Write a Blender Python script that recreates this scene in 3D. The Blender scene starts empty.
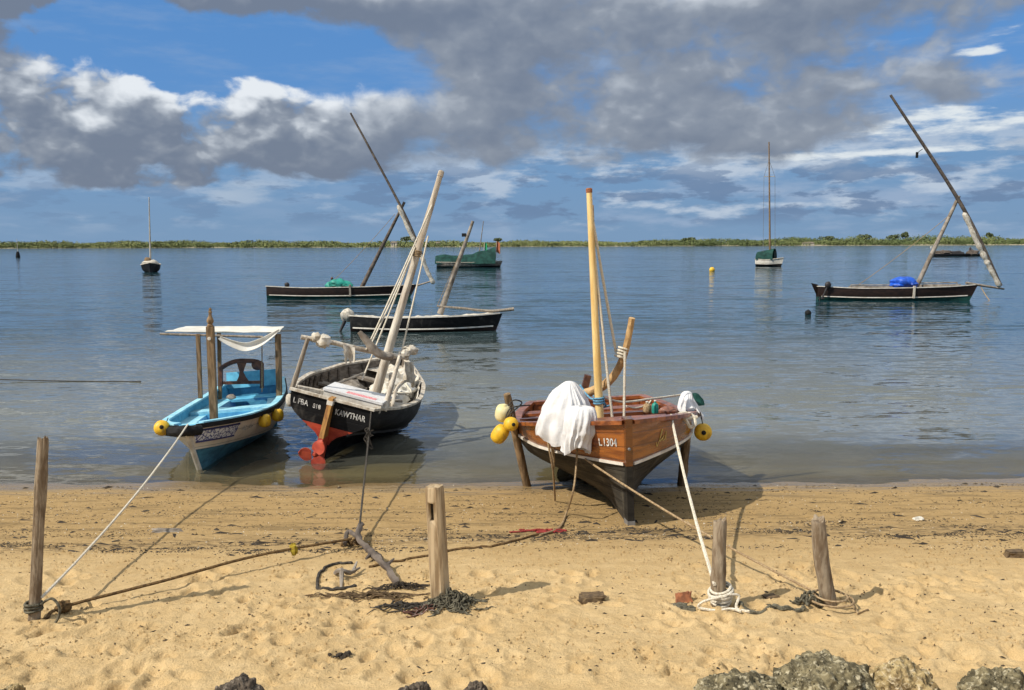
import bpy, bmesh, math, random
import numpy as np
from mathutils import Vector, Matrix, noise as mnoise
random.seed(7)
R = math.radians
scene = bpy.context.scene
col = scene.collection

# ------------------------------------------------------------------ camera
W, H, F = 1024, 690, 900.0
CAM_H = 3.6
PITCH = math.degrees(math.atan(102 / F))
cam_d = bpy.data.cameras.new('camera')
cam = bpy.data.objects.new('camera', cam_d)
col.objects.link(cam)
cam_d.sensor_width = 36
cam_d.lens = F / W * 36
cam_d.clip_start = 0.1
cam_d.clip_end = 20000
CM = Matrix.Translation((0, 0, CAM_H)) @ Matrix.Rotation(R(90 - PITCH), 4, 'X') @ Matrix.Rotation(R(-0.2), 4, 'Z')
cam.matrix_world = CM
scene.camera = cam
CO = Vector((0, 0, CAM_H))
CR = CM.to_3x3()

# ------------------------------------------------------------------ sun + exposure
SUN_EL = 45.0
SHADOW_DIR = Vector((0.88, 0.48, 0)).normalized()          # where shadows fall on the sand
sun_d = bpy.data.lights.new('sun', 'SUN')
sun_d.energy = 5.0
sun_d.angle = R(0.53)
sun_d.color = (1.0, 0.93, 0.82)
sun = bpy.data.objects.new('sun', sun_d)
col.objects.link(sun)
sun_to = Vector((-SHADOW_DIR.x * math.cos(R(SUN_EL)), -SHADOW_DIR.y * math.cos(R(SUN_EL)), math.sin(R(SUN_EL))))
sun.rotation_euler = sun_to.to_track_quat('Z', 'Y').to_euler()
vs = scene.view_settings
vs.view_transform = 'Standard'
vs.look = 'None'
vs.exposure = 0.0
vs.gamma = 1.0
vs.use_curve_mapping = False

cy = scene.cycles
cy.max_bounces = 6; cy.diffuse_bounces = 2; cy.glossy_bounces = 3; cy.transmission_bounces = 3; cy.transparent_max_bounces = 8
cy.caustics_reflective = False; cy.caustics_refractive = False
cy.use_adaptive_sampling = True; cy.adaptive_threshold = 0.02

# ------------------------------------------------------------------ node helpers
class NT:
    def __init__(s, nt):
        s.nt = nt
    def n(s, typ, **props):
        nd = s.nt.nodes.new(typ)
        for k, v in props.items():
            setattr(nd, k, v)
        return nd
    def put(s, sock, v):
        if isinstance(v, bpy.types.NodeSocket):
            s.nt.links.new(v, sock)
        elif v is not None:
            if sock.type == 'RGBA' and len(v) == 3:
                v = (*v, 1)
            sock.default_value = v
    def m(s, op, a, b=None, c=None, clamp=False):
        nd = s.n('ShaderNodeMath', operation=op, use_clamp=clamp)
        for i, v in enumerate((a, b, c)):
            s.put(nd.inputs[i], v)
        return nd.outputs[0]
    def vm(s, op, a, b=None, out=0):
        nd = s.n('ShaderNodeVectorMath', operation=op)
        s.put(nd.inputs[0], a)
        s.put(nd.inputs[1], b)
        return nd.outputs[out]
    def xyz(s, x, y, z):
        nd = s.n('ShaderNodeCombineXYZ')
        for i, v in enumerate((x, y, z)):
            s.put(nd.inputs[i], v)
        return nd.outputs[0]
    def sep(s, v):
        nd = s.n('ShaderNodeSeparateXYZ')
        s.put(nd.inputs[0], v)
        return nd.outputs
    dim = '3D'
    def noise(s, vec, scale, detail=4, rough=0.5, dist=0.0, col=False):
        nd = s.n('ShaderNodeTexNoise', noise_dimensions=s.dim)
        s.put(nd.inputs['Vector'], vec)
        nd.inputs['Scale'].default_value = scale
        nd.inputs['Detail'].default_value = detail
        nd.inputs['Roughness'].default_value = rough
        nd.inputs['Distortion'].default_value = dist
        return nd.outputs[1 if col else 0]
    def vor(s, vec, scale, feature='F1', out=0, smooth=None):
        nd = s.n('ShaderNodeTexVoronoi', feature=feature, voronoi_dimensions=s.dim)
        s.put(nd.inputs['Vector'], vec)
        nd.inputs['Scale'].default_value = scale
        if smooth is not None:
            nd.inputs['Smoothness'].default_value = smooth
        return nd.outputs[out]
    def smooth(s, v, a, b, lo=0.0, hi=1.0):
        nd = s.n('ShaderNodeMapRange', interpolation_type='SMOOTHSTEP')
        for i, x in enumerate((v, a, b, lo, hi)):
            s.put(nd.inputs[i], x)
        return nd.outputs[0]
    def lin(s, v, a, b, lo=0.0, hi=1.0):
        nd = s.n('ShaderNodeMapRange')
        for i, x in enumerate((v, a, b, lo, hi)):
            s.put(nd.inputs[i], x)
        return nd.outputs[0]
    def mix(s, f, a, b, mode='MIX'):
        nd = s.n('ShaderNodeMix', data_type='RGBA', blend_type=mode)
        s.put(nd.inputs[0], f)
        s.put(nd.inputs[6], a)
        s.put(nd.inputs[7], b)
        return nd.outputs[2]
    def scale(s, vec, sx, sy, sz):
        return s.vm('MULTIPLY', vec, (sx, sy, sz))
    def bump(s, h, strength=0.3, dist=0.02, normal=None):
        nd = s.n('ShaderNodeBump')
        nd.inputs['Strength'].default_value = strength
        nd.inputs['Distance'].default_value = dist
        s.put(nd.inputs['Height'], h)
        if normal is not None:
            s.put(nd.inputs['Normal'], normal)
        return nd.outputs[0]

# ------------------------------------------------------------------ world: sky with clouds
world = bpy.data.worlds.new('World')
scene.world = world
world.use_nodes = True
world.cycles.sampling_method = 'MANUAL'
world.cycles.sample_map_resolution = 512
w = NT(world.node_tree)
w.dim = '2D'
world.node_tree.nodes.clear()
wout = w.n('ShaderNodeOutputWorld')
bg = w.n('ShaderNodeBackground')
SKY_STRENGTH = 0.1
bg.inputs['Strength'].default_value = SKY_STRENGTH
w.nt.links.new(bg.outputs[0], wout.inputs[0])
sky = w.n('ShaderNodeTexSky', sky_type='NISHITA')
sky.sun_disc = False
sky.sun_elevation = R(SUN_EL)
sky.sun_rotation = math.atan2(sun_to.x, sun_to.y)
sky.air_density = 1.0
sky.dust_density = 0.3
sky.ozone_density = 3.0
tc = w.n('ShaderNodeTexCoord')
dx, dy, dz = w.sep(tc.outputs['Generated'])
# azimuth / elevation in units of about 6.4 degrees (X to the right of north, Y up)
X = w.m('MULTIPLY', w.m('ARCTAN2', dx, dy), 9.0)
Y = w.m('MULTIPLY', w.m('ARCTAN2', dz, w.m('SQRT', w.m('ADD', w.m('MULTIPLY', dx, dx), w.m('MULTIPLY', dy, dy)))), 9.0)

def cloud_group():
    g = bpy.data.node_groups.new('cloud_density', 'ShaderNodeTree')
    g.interface.new_socket('X', in_out='INPUT', socket_type='NodeSocketFloat')
    g.interface.new_socket('Y', in_out='INPUT', socket_type='NodeSocketFloat')
    g.interface.new_socket('Detail', in_out='INPUT', socket_type='NodeSocketFloat')
    g.interface.new_socket('D', in_out='OUTPUT', socket_type='NodeSocketFloat')
    q = NT(g); q.dim = '2D'
    gi = q.n('NodeGroupInput'); go = q.n('NodeGroupOutput')
    X, Y = gi.outputs['X'], gi.outputs['Y']
    v = q.xyz(q.m('ADD', X, 0.0), q.m('MULTIPLY', Y, 1.55), 3.7)
    wv = q.noise(v, 2.2, 4, 0.5, col=True)
    v = q.vm('ADD', v, q.vm('MULTIPLY', q.vm('SUBTRACT', wv, (0.5, 0.5, 0.5)), (0.26, 0.26, 0)))
    A = q.noise(v, 0.95, 9, 0.58)
    g.links.new(gi.outputs['Detail'], A.node.inputs['Detail'])
    puff = q.vor(v, 2.6, 'SMOOTH_F1', smooth=0.6)
    puff2 = q.vor(v, 6.0, 'SMOOTH_F1', smooth=0.5)
    d = q.m('MULTIPLY', q.m('SUBTRACT', A, 0.5), 2.0)
    d = q.m('SUBTRACT', d, q.m('MULTIPLY', q.m('SUBTRACT', puff, 0.35), 0.30))
    d = q.m('SUBTRACT', d, q.m('MULTIPLY', q.m('SUBTRACT', puff2, 0.35), 0.16))
    blobs = [
        (-4.6, 1.10, 1.5, 0.50, 0.45), (-3.0, 0.92, 1.9, 0.40, 0.45), (-1.5, 1.05, 1.3, 0.40, 0.40), (-2.35, 1.50, 0.42, 0.24, 0.45),
        (0.2, 1.15, 1.3, 0.50, 0.40), (0.7, 1.95, 2.2, 0.70, 0.60), (3.0, 1.65, 1.4, 0.60, 0.42), (2.0, 0.98, 1.5, 0.36, 0.42),
        (-1.9, 2.34, 2.0, 0.24, 0.9), (-3.9, 2.38, 1.2, 0.20, 0.7), (-4.75, 2.0, 0.6, 0.40, 0.85), (3.4, 2.36, 2.2, 0.3, 0.55), (-0.4, 2.2, 1.0, 0.6, 0.40), (4.5, 2.2, 1.0, 0.4, 0.35), (4.3, 1.38, 0.7, 0.16, 0.30),
        (-3.0, 1.80, 1.15, 0.27, -0.95), (-1.75, 1.66, 0.6, 0.26, -0.75), (1.5, 2.45, 0.45, 0.16, -0.6), (3.9, 2.2, 0.5, 0.18, -0.35), (4.5, 1.80, 0.8, 0.22, -0.45), (-1.1, 1.62, 0.35, 0.16, -0.3), (4.15, 1.05, 0.8, 0.16, -1.0), (2.9, 0.82, 0.9, 0.10, -0.4),
    ]
    C = q.m('ADD', -0.12, q.smooth(Y, 2.4, 3.3, 0.0, 1.15))
    for (x0, y0, wx, wy, a) in blobs:
        ex = q.m('DIVIDE', q.m('SUBTRACT', X, x0), wx)
        ey = q.m('DIVIDE', q.m('SUBTRACT', Y, y0), wy)
        r2 = q.m('ADD', q.m('MULTIPLY', ex, ex), q.m('MULTIPLY', ey, ey))
        gsn = q.m('EXPONENT', q.m('MULTIPLY', r2, -1.0))
        C = q.m('MULTIPLY_ADD', gsn, a, C)
    d = q.m('ADD', d, C)
    YL = q.m('ADD', Y, q.smooth(X, -0.8, -2.6, 0.0, 0.24))
    d = q.m('SUBTRACT', d, q.smooth(YL, 0.88, 0.48, 0.0, 0.9))       # the deck ends above the low band
    g.links.new(d, go.inputs['D'])
    return g
CG = cloud_group()
def cd(x, y, det):
    nd = w.n('ShaderNodeGroup')
    nd.node_tree = CG
    w.put(nd.inputs['X'], x); w.put(nd.inputs['Y'], y); nd.inputs['Detail'].default_value = det
    return nd.outputs[0]
D0 = cd(X, Y, 10)
DS = cd(X, Y, 4.5)
D1 = cd(w.m('SUBTRACT', X, 0.13), w.m('ADD', Y, 0.17), 4.5)     # towards the light: up and to the left
K = 1.0 / SKY_STRENGTH
def kc(r, g, b):
    return (r * K, g * K, b * K)
blue = w.mix(0.80, sky.outputs[0], kc(0.085, 0.265, 0.62))
blue = w.mix(w.smooth(Y, 2.6, 7.0), blue, sky.outputs[0])
low = w.mix(w.smooth(Y, 0.0, 0.9), kc(0.20, 0.325, 0.50), kc(0.17, 0.32, 0.54))
base = w.mix(w.smooth(Y, 0.75, 1.5), low, blue)
# high thin veil, mostly on the right
vv = w.noise(w.xyz(w.m('MULTIPLY', X, 0.5), w.m('MULTIPLY', Y, 2.4), 9.1), 1.4, 6, 0.6)
veil = w.m('MULTIPLY', w.smooth(vv, 0.46, 0.72), w.smooth(X, -1.5, 2.0, 0.25, 0.75))
base = w.mix(veil, base, kc(0.34, 0.44, 0.60))
# the low band of far cloud: bright tops and blue grey puffs
lv = w.xyz(w.m('MULTIPLY', X, 1.1), w.m('MULTIPLY', Y, 4.2), 1.3)
ln = w.noise(lv, 1.1, 7, 0.58)
lband = w.m('MULTIPLY', w.smooth(Y, 0.02, 0.30), w.smooth(Y, 1.15, 0.80))
bright = w.m('MULTIPLY', w.smooth(w.m('ADD', ln, w.smooth(Y, 0.25, 0.85, -0.13, 0.05)), 0.42, 0.62), lband)
bright = w.m('MULTIPLY', bright, w.smooth(X, -2.0, 1.0, 0.45, 1.0))
base = w.mix(bright, base, kc(0.48, 0.57, 0.69))
cum = w.m('EXPONENT', w.m('MULTIPLY', w.m('ADD', w.m('POWER', w.m('ABSOLUTE', w.m('DIVIDE', w.m('ADD', X, 2.55), 0.42)), 2.0), w.m('POWER', w.m('ABSOLUTE', w.m('DIVIDE', w.m('SUBTRACT', Y, 0.46), 0.17)), 2.0)), -1.0))
base = w.mix(w.smooth(w.m('ADD', cum, w.m('MULTIPLY', w.m('SUBTRACT', ln, 0.5), 1.6)), 0.45, 1.0, 0, 0.8), base, kc(0.40, 0.50, 0.63))
ln2 = w.noise(w.vm('ADD', lv, (3.1, 0.35, 4.0)), 1.45, 7, 0.6)
dark = w.m('MULTIPLY', w.smooth(ln2, 0.48, 0.60), w.m('MULTIPLY', w.smooth(Y, 0.10, 0.3), w.smooth(Y, 0.95, 0.55)))
base = w.mix(w.m('MULTIPLY', dark, w.smooth(X, -4.0, 0.5, 0.35, 0.85)), base, kc(0.15, 0.235, 0.385))
# streaks of very bright cloud to the right
def streak(x0, y0, wx, wy):
    ex = w.m('DIVIDE', w.m('SUBTRACT', X, x0), wx); ey = w.m('DIVIDE', w.m('SUBTRACT', Y, y0), wy)
    return w.m('EXPONENT', w.m('MULTIPLY', w.m('ADD', w.m('MULTIPLY', ex, ex), w.m('MULTIPLY', ey, ey)), -1.0))
st = w.m('ADD', w.m('ADD', streak(4.15, 1.04, 0.85, 0.15), streak(4.27, 1.62, 0.26, 0.05)), w.m('ADD', streak(3.0, 0.80, 1.5, 0.05), streak(0.35, 1.2, 0.01, 0.01)))
sn = w.noise(w.xyz(w.m('MULTIPLY', X, 1.0), w.m('MULTIPLY', Y, 5.0), 5.5), 1.3, 6, 0.6)
stf = w.smooth(w.m('ADD', st, w.m('MULTIPLY', w.m('SUBTRACT', sn, 0.5), 2.2)), 0.45, 1.0)
base = w.mix(w.m('MULTIPLY', stf, w.smooth(X, 1.0, 2.4)), base, kc(0.74, 0.80, 0.84))
# the cumulus deck over all of it
soft = w.smooth(X, -2.6, -0.8)
alpha = w.smooth(D0, w.m('MULTIPLY_ADD', soft, -0.16, -0.04), w.m('MULTIPLY_ADD', soft, 0.20, 0.26))
shade = w.m('ADD', w.m('MULTIPLY', w.m('SUBTRACT', DS, D1), 1.25), 0.30)
shade = w.m('SUBTRACT', shade, w.m('MULTIPLY', w.smooth(D0, 0.2, 0.9), 0.18))
shade = w.m('ADD', shade, w.smooth(X, -1.0, -3.6, 0.0, 0.05))
shade = w.m('SUBTRACT', shade, w.m('MULTIPLY', w.smooth(Y, 1.45, 0.75, 0.0, 0.20), w.smooth(X, 1.0, -1.5)))
shade = w.m('ADD', shade, w.m('MULTIPLY', w.m('SUBTRACT', w.noise(w.xyz(X, w.m('MULTIPLY', Y, 1.6), 7.7), 1.1, 6, 0.6), 0.5), 0.55))
shade = w.m('SUBTRACT', shade, w.m('MULTIPLY', soft, 0.05))
shade = w.m('MULTIPLY_ADD', w.m('SUBTRACT', shade, 0.30), w.m('MULTIPLY_ADD', soft, -0.62, 1.0), 0.30)
shade = w.m('ADD', shade, w.smooth(Y, 2.6, 4.0, 0.0, 0.55))
shade = w.smooth(shade, -0.10, 1.0)
ramp = w.n('ShaderNodeValToRGB')
w.put(ramp.inputs[0], shade)
els = ramp.color_ramp.elements
els[0].position = 0.0; els[0].color = (0.175, 0.215, 0.290, 1)
els[1].position = 1.0; els[1].color = (0.82, 0.86, 0.90, 1)
e = els.new(0.35); e.color = (0.270, 0.310, 0.375, 1)
e = els.new(0.65); e.color = (0.47, 0.515, 0.575, 1)
ccol = w.vm('MULTIPLY', ramp.outputs[0], (K, K, K))
final = w.mix(w.m('MULTIPLY', alpha, 0.96), base, ccol)
# below the horizon: a plain sea blue, so nothing glows from underneath
final = w.mix(w.smooth(Y, -0.05, -0.4), final, kc(0.05, 0.09, 0.13))
w.put(bg.inputs['Color'], final)

# ------------------------------------------------------------------ terrain function and pixel helpers
def yw(x):
    return 13.3 + 0.013 * x + 0.06 * math.sin(x * 0.9 + 0.6) + 0.04 * math.sin(x * 2.3)
def ground(x, y):
    d = yw(x) - y
    if d >= 0:
        return 0.042 * d if d < 8 else 0.336 + 0.02 * (d - 8) if d < 30 else 0.776
    d = -d
    return max(-4.0, -0.085 * d if d < 14 else -1.19 - 0.05 * (d - 14))
def ray(px, py):
    return (CR @ Vector(((px - 512) / F, -(py - 345) / F, -1))).normalized()
def at(px, py, y):
    d = ray(px, py)
    return CO + d * (y / d.y)
def atz(px, py, z):
    d = ray(px, py)
    return CO + d * ((z - CAM_H) / d.z)
def gnd(px, py, dz=0.0):
    d = ray(px, py)
    z = 0.1
    for _ in range(12):
        p = CO + d * ((z - CAM_H) / d.z)
        z = ground(p.x, p.y)
        if p.y > yw(p.x):
            z = 0.0
    return Vector((p.x, p.y, z + dz))
# ------------------------------------------------------------------ materials
MATS = {}
def material(name, colr, rough=0.7, var=0.25, vscale=6.0, stretch=(1, 1, 1), colr2=None, bump=0.0, bscale=40.0, spec=0.5, coat=0.0, planks=0.0, metal=0.0,
             dirt=None, dirt_amt=0.0, transl=0.0):
    if name in MATS:
        return MATS[name]
    mt = bpy.data.materials.new(name)
    mt.use_nodes = True
    q = NT(mt.node_tree)
    p = mt.node_tree.nodes['Principled BSDF']
    t = q.n('ShaderNodeTexCoord')
    v = t.outputs['Object']
    sv = q.scale(v, *stretch)
    n1 = q.noise(sv, vscale, 6, 0.6, 0.3)
    dk = colr2 or tuple(c * (1 - var) * 0.75 for c in colr)
    c = q.mix(q.smooth(n1, 0.36, 0.64), dk, colr)
    h = q.noise(sv, bscale, 4, 0.6)
    if planks:
        uv = t.outputs['UV']
        ux, uy, _ = q.sep(uv)
        pv = q.m('DIVIDE', uy, planks)
        fl = q.m('FLOOR', pv)
        fr = q.m('FRACT', pv)
        seam = q.m('MAXIMUM', q.smooth(fr, 0.06, 0.0), q.smooth(fr, 0.95, 1.0))
        wn = q.n('ShaderNodeTexWhiteNoise', noise_dimensions='2D')
        q.put(wn.inputs['Vector'], q.xyz(fl, q.m('FLOOR', q.m('ADD', q.m('DIVIDE', ux, 1.7), q.m('MULTIPLY', fl, 0.37))), 0))
        c = q.mix(q.lin(wn.outputs[0], 0, 1, 0.0, 0.38), c, dk)
        grain = q.noise(q.xyz(q.m('MULTIPLY', ux, 2.0), q.m('MULTIPLY', uy, 40.0), fl), 1.0, 5, 0.6)
        c = q.mix(q.smooth(grain, 0.42, 0.75, 0, 0.5), c, dk)
        c = q.mix(q.m('MULTIPLY', seam, 0.65), c, tuple(x * 0.25 for x in dk))
        h = q.m('SUBTRACT', q.m('ADD', h, q.m('MULTIPLY', grain, 0.5)), q.m('MULTIPLY', seam, 1.2))
    if dirt:
        dn = q.noise(q.scale(v, 1, 1, 0.45), 3.1, 7, 0.68, 0.6)
        c = q.mix(q.smooth(dn, 0.52, 0.72, 0, dirt_amt), c, dirt)
    q.put(p.inputs['Base Color'], c)
    q.put(p.inputs['Roughness'], q.lin(n1, 0.3, 0.7, min(1, rough + 0.08), max(0.05, rough - 0.08)))
    p.inputs['Specular IOR Level'].default_value = spec
    p.inputs['Coat Weight'].default_value = coat
    p.inputs['Coat Roughness'].default_value = 0.2
    p.inputs['Metallic'].default_value = metal
    if bump:
        q.put(p.inputs['Normal'], q.bump(h, bump, 0.01))
    if transl:
        tr = q.n('ShaderNodeBsdfTranslucent')
        q.put(tr.inputs[0], c)
        ms = q.n('ShaderNodeMixShader')
        ms.inputs[0].default_value = transl
        q.nt.links.new(p.outputs[0], ms.inputs[1]); q.nt.links.new(tr.outputs[0], ms.inputs[2])
        q.nt.links.new(ms.outputs[0], mt.node_tree.nodes['Material Output'].inputs[0])
    MATS[name] = mt
    return mt

WOOD_GREY = material('weathered grey wood', (0.36, 0.31, 0.25), 0.85, 0.3, 3, (8, 8, 0.8), (0.20, 0.165, 0.125), 0.5, 25, spec=0.2)
WOOD_GREY_H = material('grey spar wood', (0.34, 0.30, 0.25), 0.85, 0.3, 1.2, (3, 3, 3), (0.17, 0.14, 0.11), 0.4, 25, spec=0.2)
WOOD_DARK = material('dark spar wood', (0.16, 0.13, 0.105), 0.8, 0.3, 1.2, (3, 3, 3), (0.075, 0.06, 0.05), 0.4, 25, spec=0.2)
RUDDER_W = material('rudder wood', (0.46, 0.24, 0.06), 0.6, 0.3, 3, (6, 6, 0.8), (0.26, 0.11, 0.03), 0.3, 25)
WOOD_BROWN = material('brown stake wood', (0.30, 0.20, 0.11), 0.85, 0.3, 3, (7, 7, 0.9), (0.13, 0.085, 0.045), 0.6, 25, spec=0.2)
GOLD_TIMBER = material('golden curved timber', (0.56, 0.37, 0.17), 0.6, 0.3, 2.5, (3, 3, 3), (0.34, 0.20, 0.08), 0.5, 25)
WOOD_TAN = material('tan driftwood post', (0.52, 0.40, 0.25), 0.85, 0.3, 2.4, (9, 9, 0.7), (0.24, 0.165, 0.09), 0.7, 22, spec=0.15, dirt=(0.20, 0.15, 0.10), dirt_amt=0.5)
WOOD_PALE = material('pale bleached pole', (0.62, 0.57, 0.48), 0.8, 0.2, 2, (6, 6, 0.7), (0.36, 0.30, 0.23), 0.4, 25, spec=0.2)
MAST_YEL = material('varnished yellow mast', (0.80, 0.60, 0.27), 0.38, 0.25, 2.2, (6, 6, 0.8), (0.62, 0.40, 0.13), 0.25, 25, coat=0.4)
VARNISH = material('varnished hull planks', (0.40, 0.135, 0.026), 0.28, 0.4, 2.6, (0.7, 0.7, 4), (0.15, 0.040, 0.010), 0.35, 40, coat=0.8, planks=0.11)
VARNISH_D = material('varnished trim', (0.34, 0.105, 0.028), 0.35, 0.4, 4, (2, 2, 2), (0.13, 0.036, 0.012), 0.3, 30, coat=0.5)
DECK_BR = material('red brown deck', (0.25, 0.095, 0.055), 0.5, 0.35, 4, (5, 0.8, 5), (0.12, 0.045, 0.028), 0.4, 30, coat=0.1)
BOTTOM_DK = material('dark tarred bottom', (0.085, 0.075, 0.058), 0.75, 0.35, 2.2, (0.8, 0.8, 4), (0.038, 0.034, 0.028), 0.7, 24, spec=0.15, planks=0.13, dirt=(0.16, 0.14, 0.10), dirt_amt=0.5)
BLACK_HULL = material('black hull paint', (0.014, 0.014, 0.015), 0.55, 0.3, 3, (1, 1, 3), (0.007, 0.007, 0.008), 0.5, 30, spec=0.15, planks=0.12, dirt=(0.085, 0.078, 0.068), dirt_amt=0.6)
GREY_BAND = material('scuffed dark grey band', (0.10, 0.095, 0.088), 0.7, 0.3, 5, (1, 1, 3), (0.03, 0.03, 0.03), 0.3, 30, planks=0.12, dirt=(0.15, 0.14, 0.12), dirt_amt=0.5)
BROWN_HULL = material('dark brown hull', (0.036, 0.019, 0.014), 0.55, 0.3, 3, (1, 1, 3), (0.014, 0.009, 0.008), 0.3, 30, planks=0.2, spec=0.2)
RED_PAINT = material('red antifouling', (0.46, 0.062, 0.025), 0.62, 0.3, 4, (1, 1, 2), (0.30, 0.03, 0.015), 0.35, 30, dirt=(0.16, 0.06, 0.04), dirt_amt=0.5)
WHITE_PAINT = material('off white paint', (0.74, 0.70, 0.62), 0.6, 0.15, 5, (1, 1, 1), (0.55, 0.50, 0.42), 0.15, 30, dirt=(0.36, 0.30, 0.22), dirt_amt=0.4)
CREAM_HULL = material('cream hull paint', (0.86, 0.79, 0.67), 0.5, 0.12, 4, (1, 1, 2), (0.76, 0.67, 0.53), 0.25, 30, planks=0.2, dirt=(0.26, 0.20, 0.15), dirt_amt=0.4)
BLUE_BOT = material('light blue bottom paint', (0.06, 0.23, 0.33), 0.6, 0.2, 4, (1, 1, 2), (0.03, 0.12, 0.19), 0.25, 30, dirt=(0.03, 0.06, 0.06), dirt_amt=0.6)
TURQ = material('turquoise paint', (0.14, 0.52, 0.74), 0.55, 0.18, 5, (1, 1, 1), (0.08, 0.36, 0.57), 0.2, 30, dirt=(0.10, 0.22, 0.26), dirt_amt=0.35)
TURQ_LT = material('pale turquoise paint', (0.38, 0.70, 0.81), 0.55, 0.15, 5, (1, 1, 1), (0.22, 0.52, 0.66), 0.2, 30, dirt=(0.16, 0.28, 0.30), dirt_amt=0.35)
DEEP_BLUE = material('deep blue paint', (0.02, 0.10, 0.62), 0.5, 0.2, 5, (1, 1, 1), (0.012, 0.04, 0.25), 0.15, 30)
BLACK_RUB = material('black rubber', (0.016, 0.016, 0.016), 0.7, 0.3, 6, bump=0.3, spec=0.2)
CARVED = material('carved dark red wood', (0.125, 0.048, 0.025), 0.5, 0.4, 6, (2, 2, 2), (0.055, 0.02, 0.012), 0.3, 30, coat=0.1)
CANVAS = material('white canvas', (0.80, 0.78, 0.72), 0.9, 0.08, 4, (1, 1, 1), (0.68, 0.65, 0.57), 0.25, 60, spec=0.1, transl=0.18)
TARP_WHITE = material('white tarpaulin', (0.78, 0.78, 0.78), 0.75, 0.05, 3, (1, 1, 1), (0.68, 0.67, 0.66), 1.0, 14, spec=0.15, dirt=(0.42, 0.39, 0.34), dirt_amt=0.35, transl=0.12)
CLOTH_DIRTY = material('dirty pale cloth', (0.66, 0.62, 0.54), 0.9, 0.2, 9, (1, 1, 1), (0.42, 0.37, 0.29), 0.5, 40, spec=0.1)
RED_CLOTH = material('faded red cloth', (0.30, 0.05, 0.045), 0.9, 0.25, 9, (1, 1, 1), (0.22, 0.03, 0.03), 0.5, 40, spec=0.1)
PINK_MARK = material('red print', (0.62, 0.10, 0.13), 0.8, 0.1, 30, (1, 1, 1), (0.74, 0.45, 0.44))
GREEN_TARP = material('dark green tarpaulin', (0.012, 0.062, 0.050), 0.75, 0.3, 1.5, (1, 1, 1), (0.006, 0.030, 0.025), 0.3, 8, spec=0.2)
TEAL_TARP = material('teal tarpaulin', (0.015, 0.30, 0.23), 0.55, 0.2, 3, (1, 1, 1), (0.008, 0.18, 0.14), 0.3, 8)
BLUE_TARP = material('bright blue tarpaulin', (0.012, 0.11, 0.62), 0.5, 0.2, 3, (1, 1, 1), (0.008, 0.06, 0.36), 0.3, 8)
GREEN_FLAG = material('green flag', (0.03, 0.40, 0.16), 0.8, 0.1, 5)
ORANGE_FLAG = material('orange flag', (0.46, 0.14, 0.06), 0.8, 0.1, 5)
YELLOW_F = material('yellow fender plastic', (0.80, 0.50, 0.025), 0.5, 0.15, 7, (1, 1, 1), (0.62, 0.36, 0.02), 0.25, 30, dirt=(0.20, 0.13, 0.05), dirt_amt=0.9)
PALE_F = material('faded cream fender plastic', (0.78, 0.70, 0.42), 0.5, 0.12, 5, (1, 1, 1), (0.64, 0.55, 0.26), 0.1, 30)
POST_BR = material('weathered brown post wood', (0.34, 0.275, 0.195), 0.85, 0.3, 3, (7, 7, 1.5), (0.17, 0.12, 0.075), 0.8, 25, spec=0.15, dirt=(0.10, 0.075, 0.05), dirt_amt=0.6)
ROPE_W = material('white rope', (0.74, 0.69, 0.58), 0.9, 0.2, 60, (1, 1, 1), (0.50, 0.44, 0.33), 0.6, 130, spec=0.1)
ROPE_TAN = material('tan rope', (0.42, 0.31, 0.18), 0.9, 0.25, 40, (1, 1, 1), (0.24, 0.16, 0.09), 0.7, 130, spec=0.1)
ROPE_BRN = material('old brown rope', (0.20, 0.125, 0.055), 0.9, 0.3, 30, (1, 1, 1), (0.09, 0.055, 0.028), 0.8, 110, spec=0.1)
ROPE_DK = material('wet dark rope', (0.085, 0.075, 0.06), 0.85, 0.3, 30, (1, 1, 1), (0.035, 0.03, 0.026), 0.8, 110, spec=0.2)
ROPE_GRN = material('grey green rope', (0.175, 0.160, 0.115), 0.9, 0.3, 30, (1, 1, 1), (0.060, 0.054, 0.038), 0.8, 110, spec=0.1)
ROPE_YEL = material('yellow cord', (0.45, 0.34, 0.035), 0.85, 0.3, 30, (1, 1, 1), (0.25, 0.18, 0.03), 0.6, 110, spec=0.1)
ROPE_BLUE = material('pale blue cord', (0.16, 0.36, 0.50), 0.85, 0.2, 30, (1, 1, 1), (0.09, 0.22, 0.34), 0.5, 110, spec=0.1)
METAL_DK = material('dark engine casing', (0.04, 0.036, 0.036), 0.5, 0.3, 6, bump=0.1, spec=0.3)
METAL_GR = material('grey metal', (0.30, 0.30, 0.30), 0.45, 0.2, 6, metal=0.4, bump=0.1)
ROCK = None
RUST = material('rust brown clay', (0.34, 0.125, 0.05), 0.85, 0.3, 20, (1, 1, 1), (0.20, 0.075, 0.035), 0.6, 60)
WEED_DK = material('dark dry seaweed', (0.050, 0.036, 0.022), 0.9, 0.3, 20, (1, 1, 1), (0.022, 0.017, 0.012), 0.5, 50)
WEED_MID = material('brown seaweed', (0.16, 0.105, 0.05), 0.9, 0.3, 20, (1, 1, 1), (0.08, 0.05, 0.025), 0.5, 50)
SHELL = material('bleached shell', (0.70, 0.66, 0.56), 0.7, 0.15, 20)
SKIN = material('brown skin', (0.10, 0.055, 0.035), 0.6, 0.1, 5)
SHIRT = material('dark shirt cloth', (0.05, 0.05, 0.07), 0.9, 0.1, 5)
LETTER = material('white lettering', (0.80, 0.79, 0.74), 0.6, 0.15, 24, (1, 1, 1), (0.26, 0.25, 0.24), dirt=(0.10, 0.09, 0.08), dirt_amt=0.85)
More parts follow.
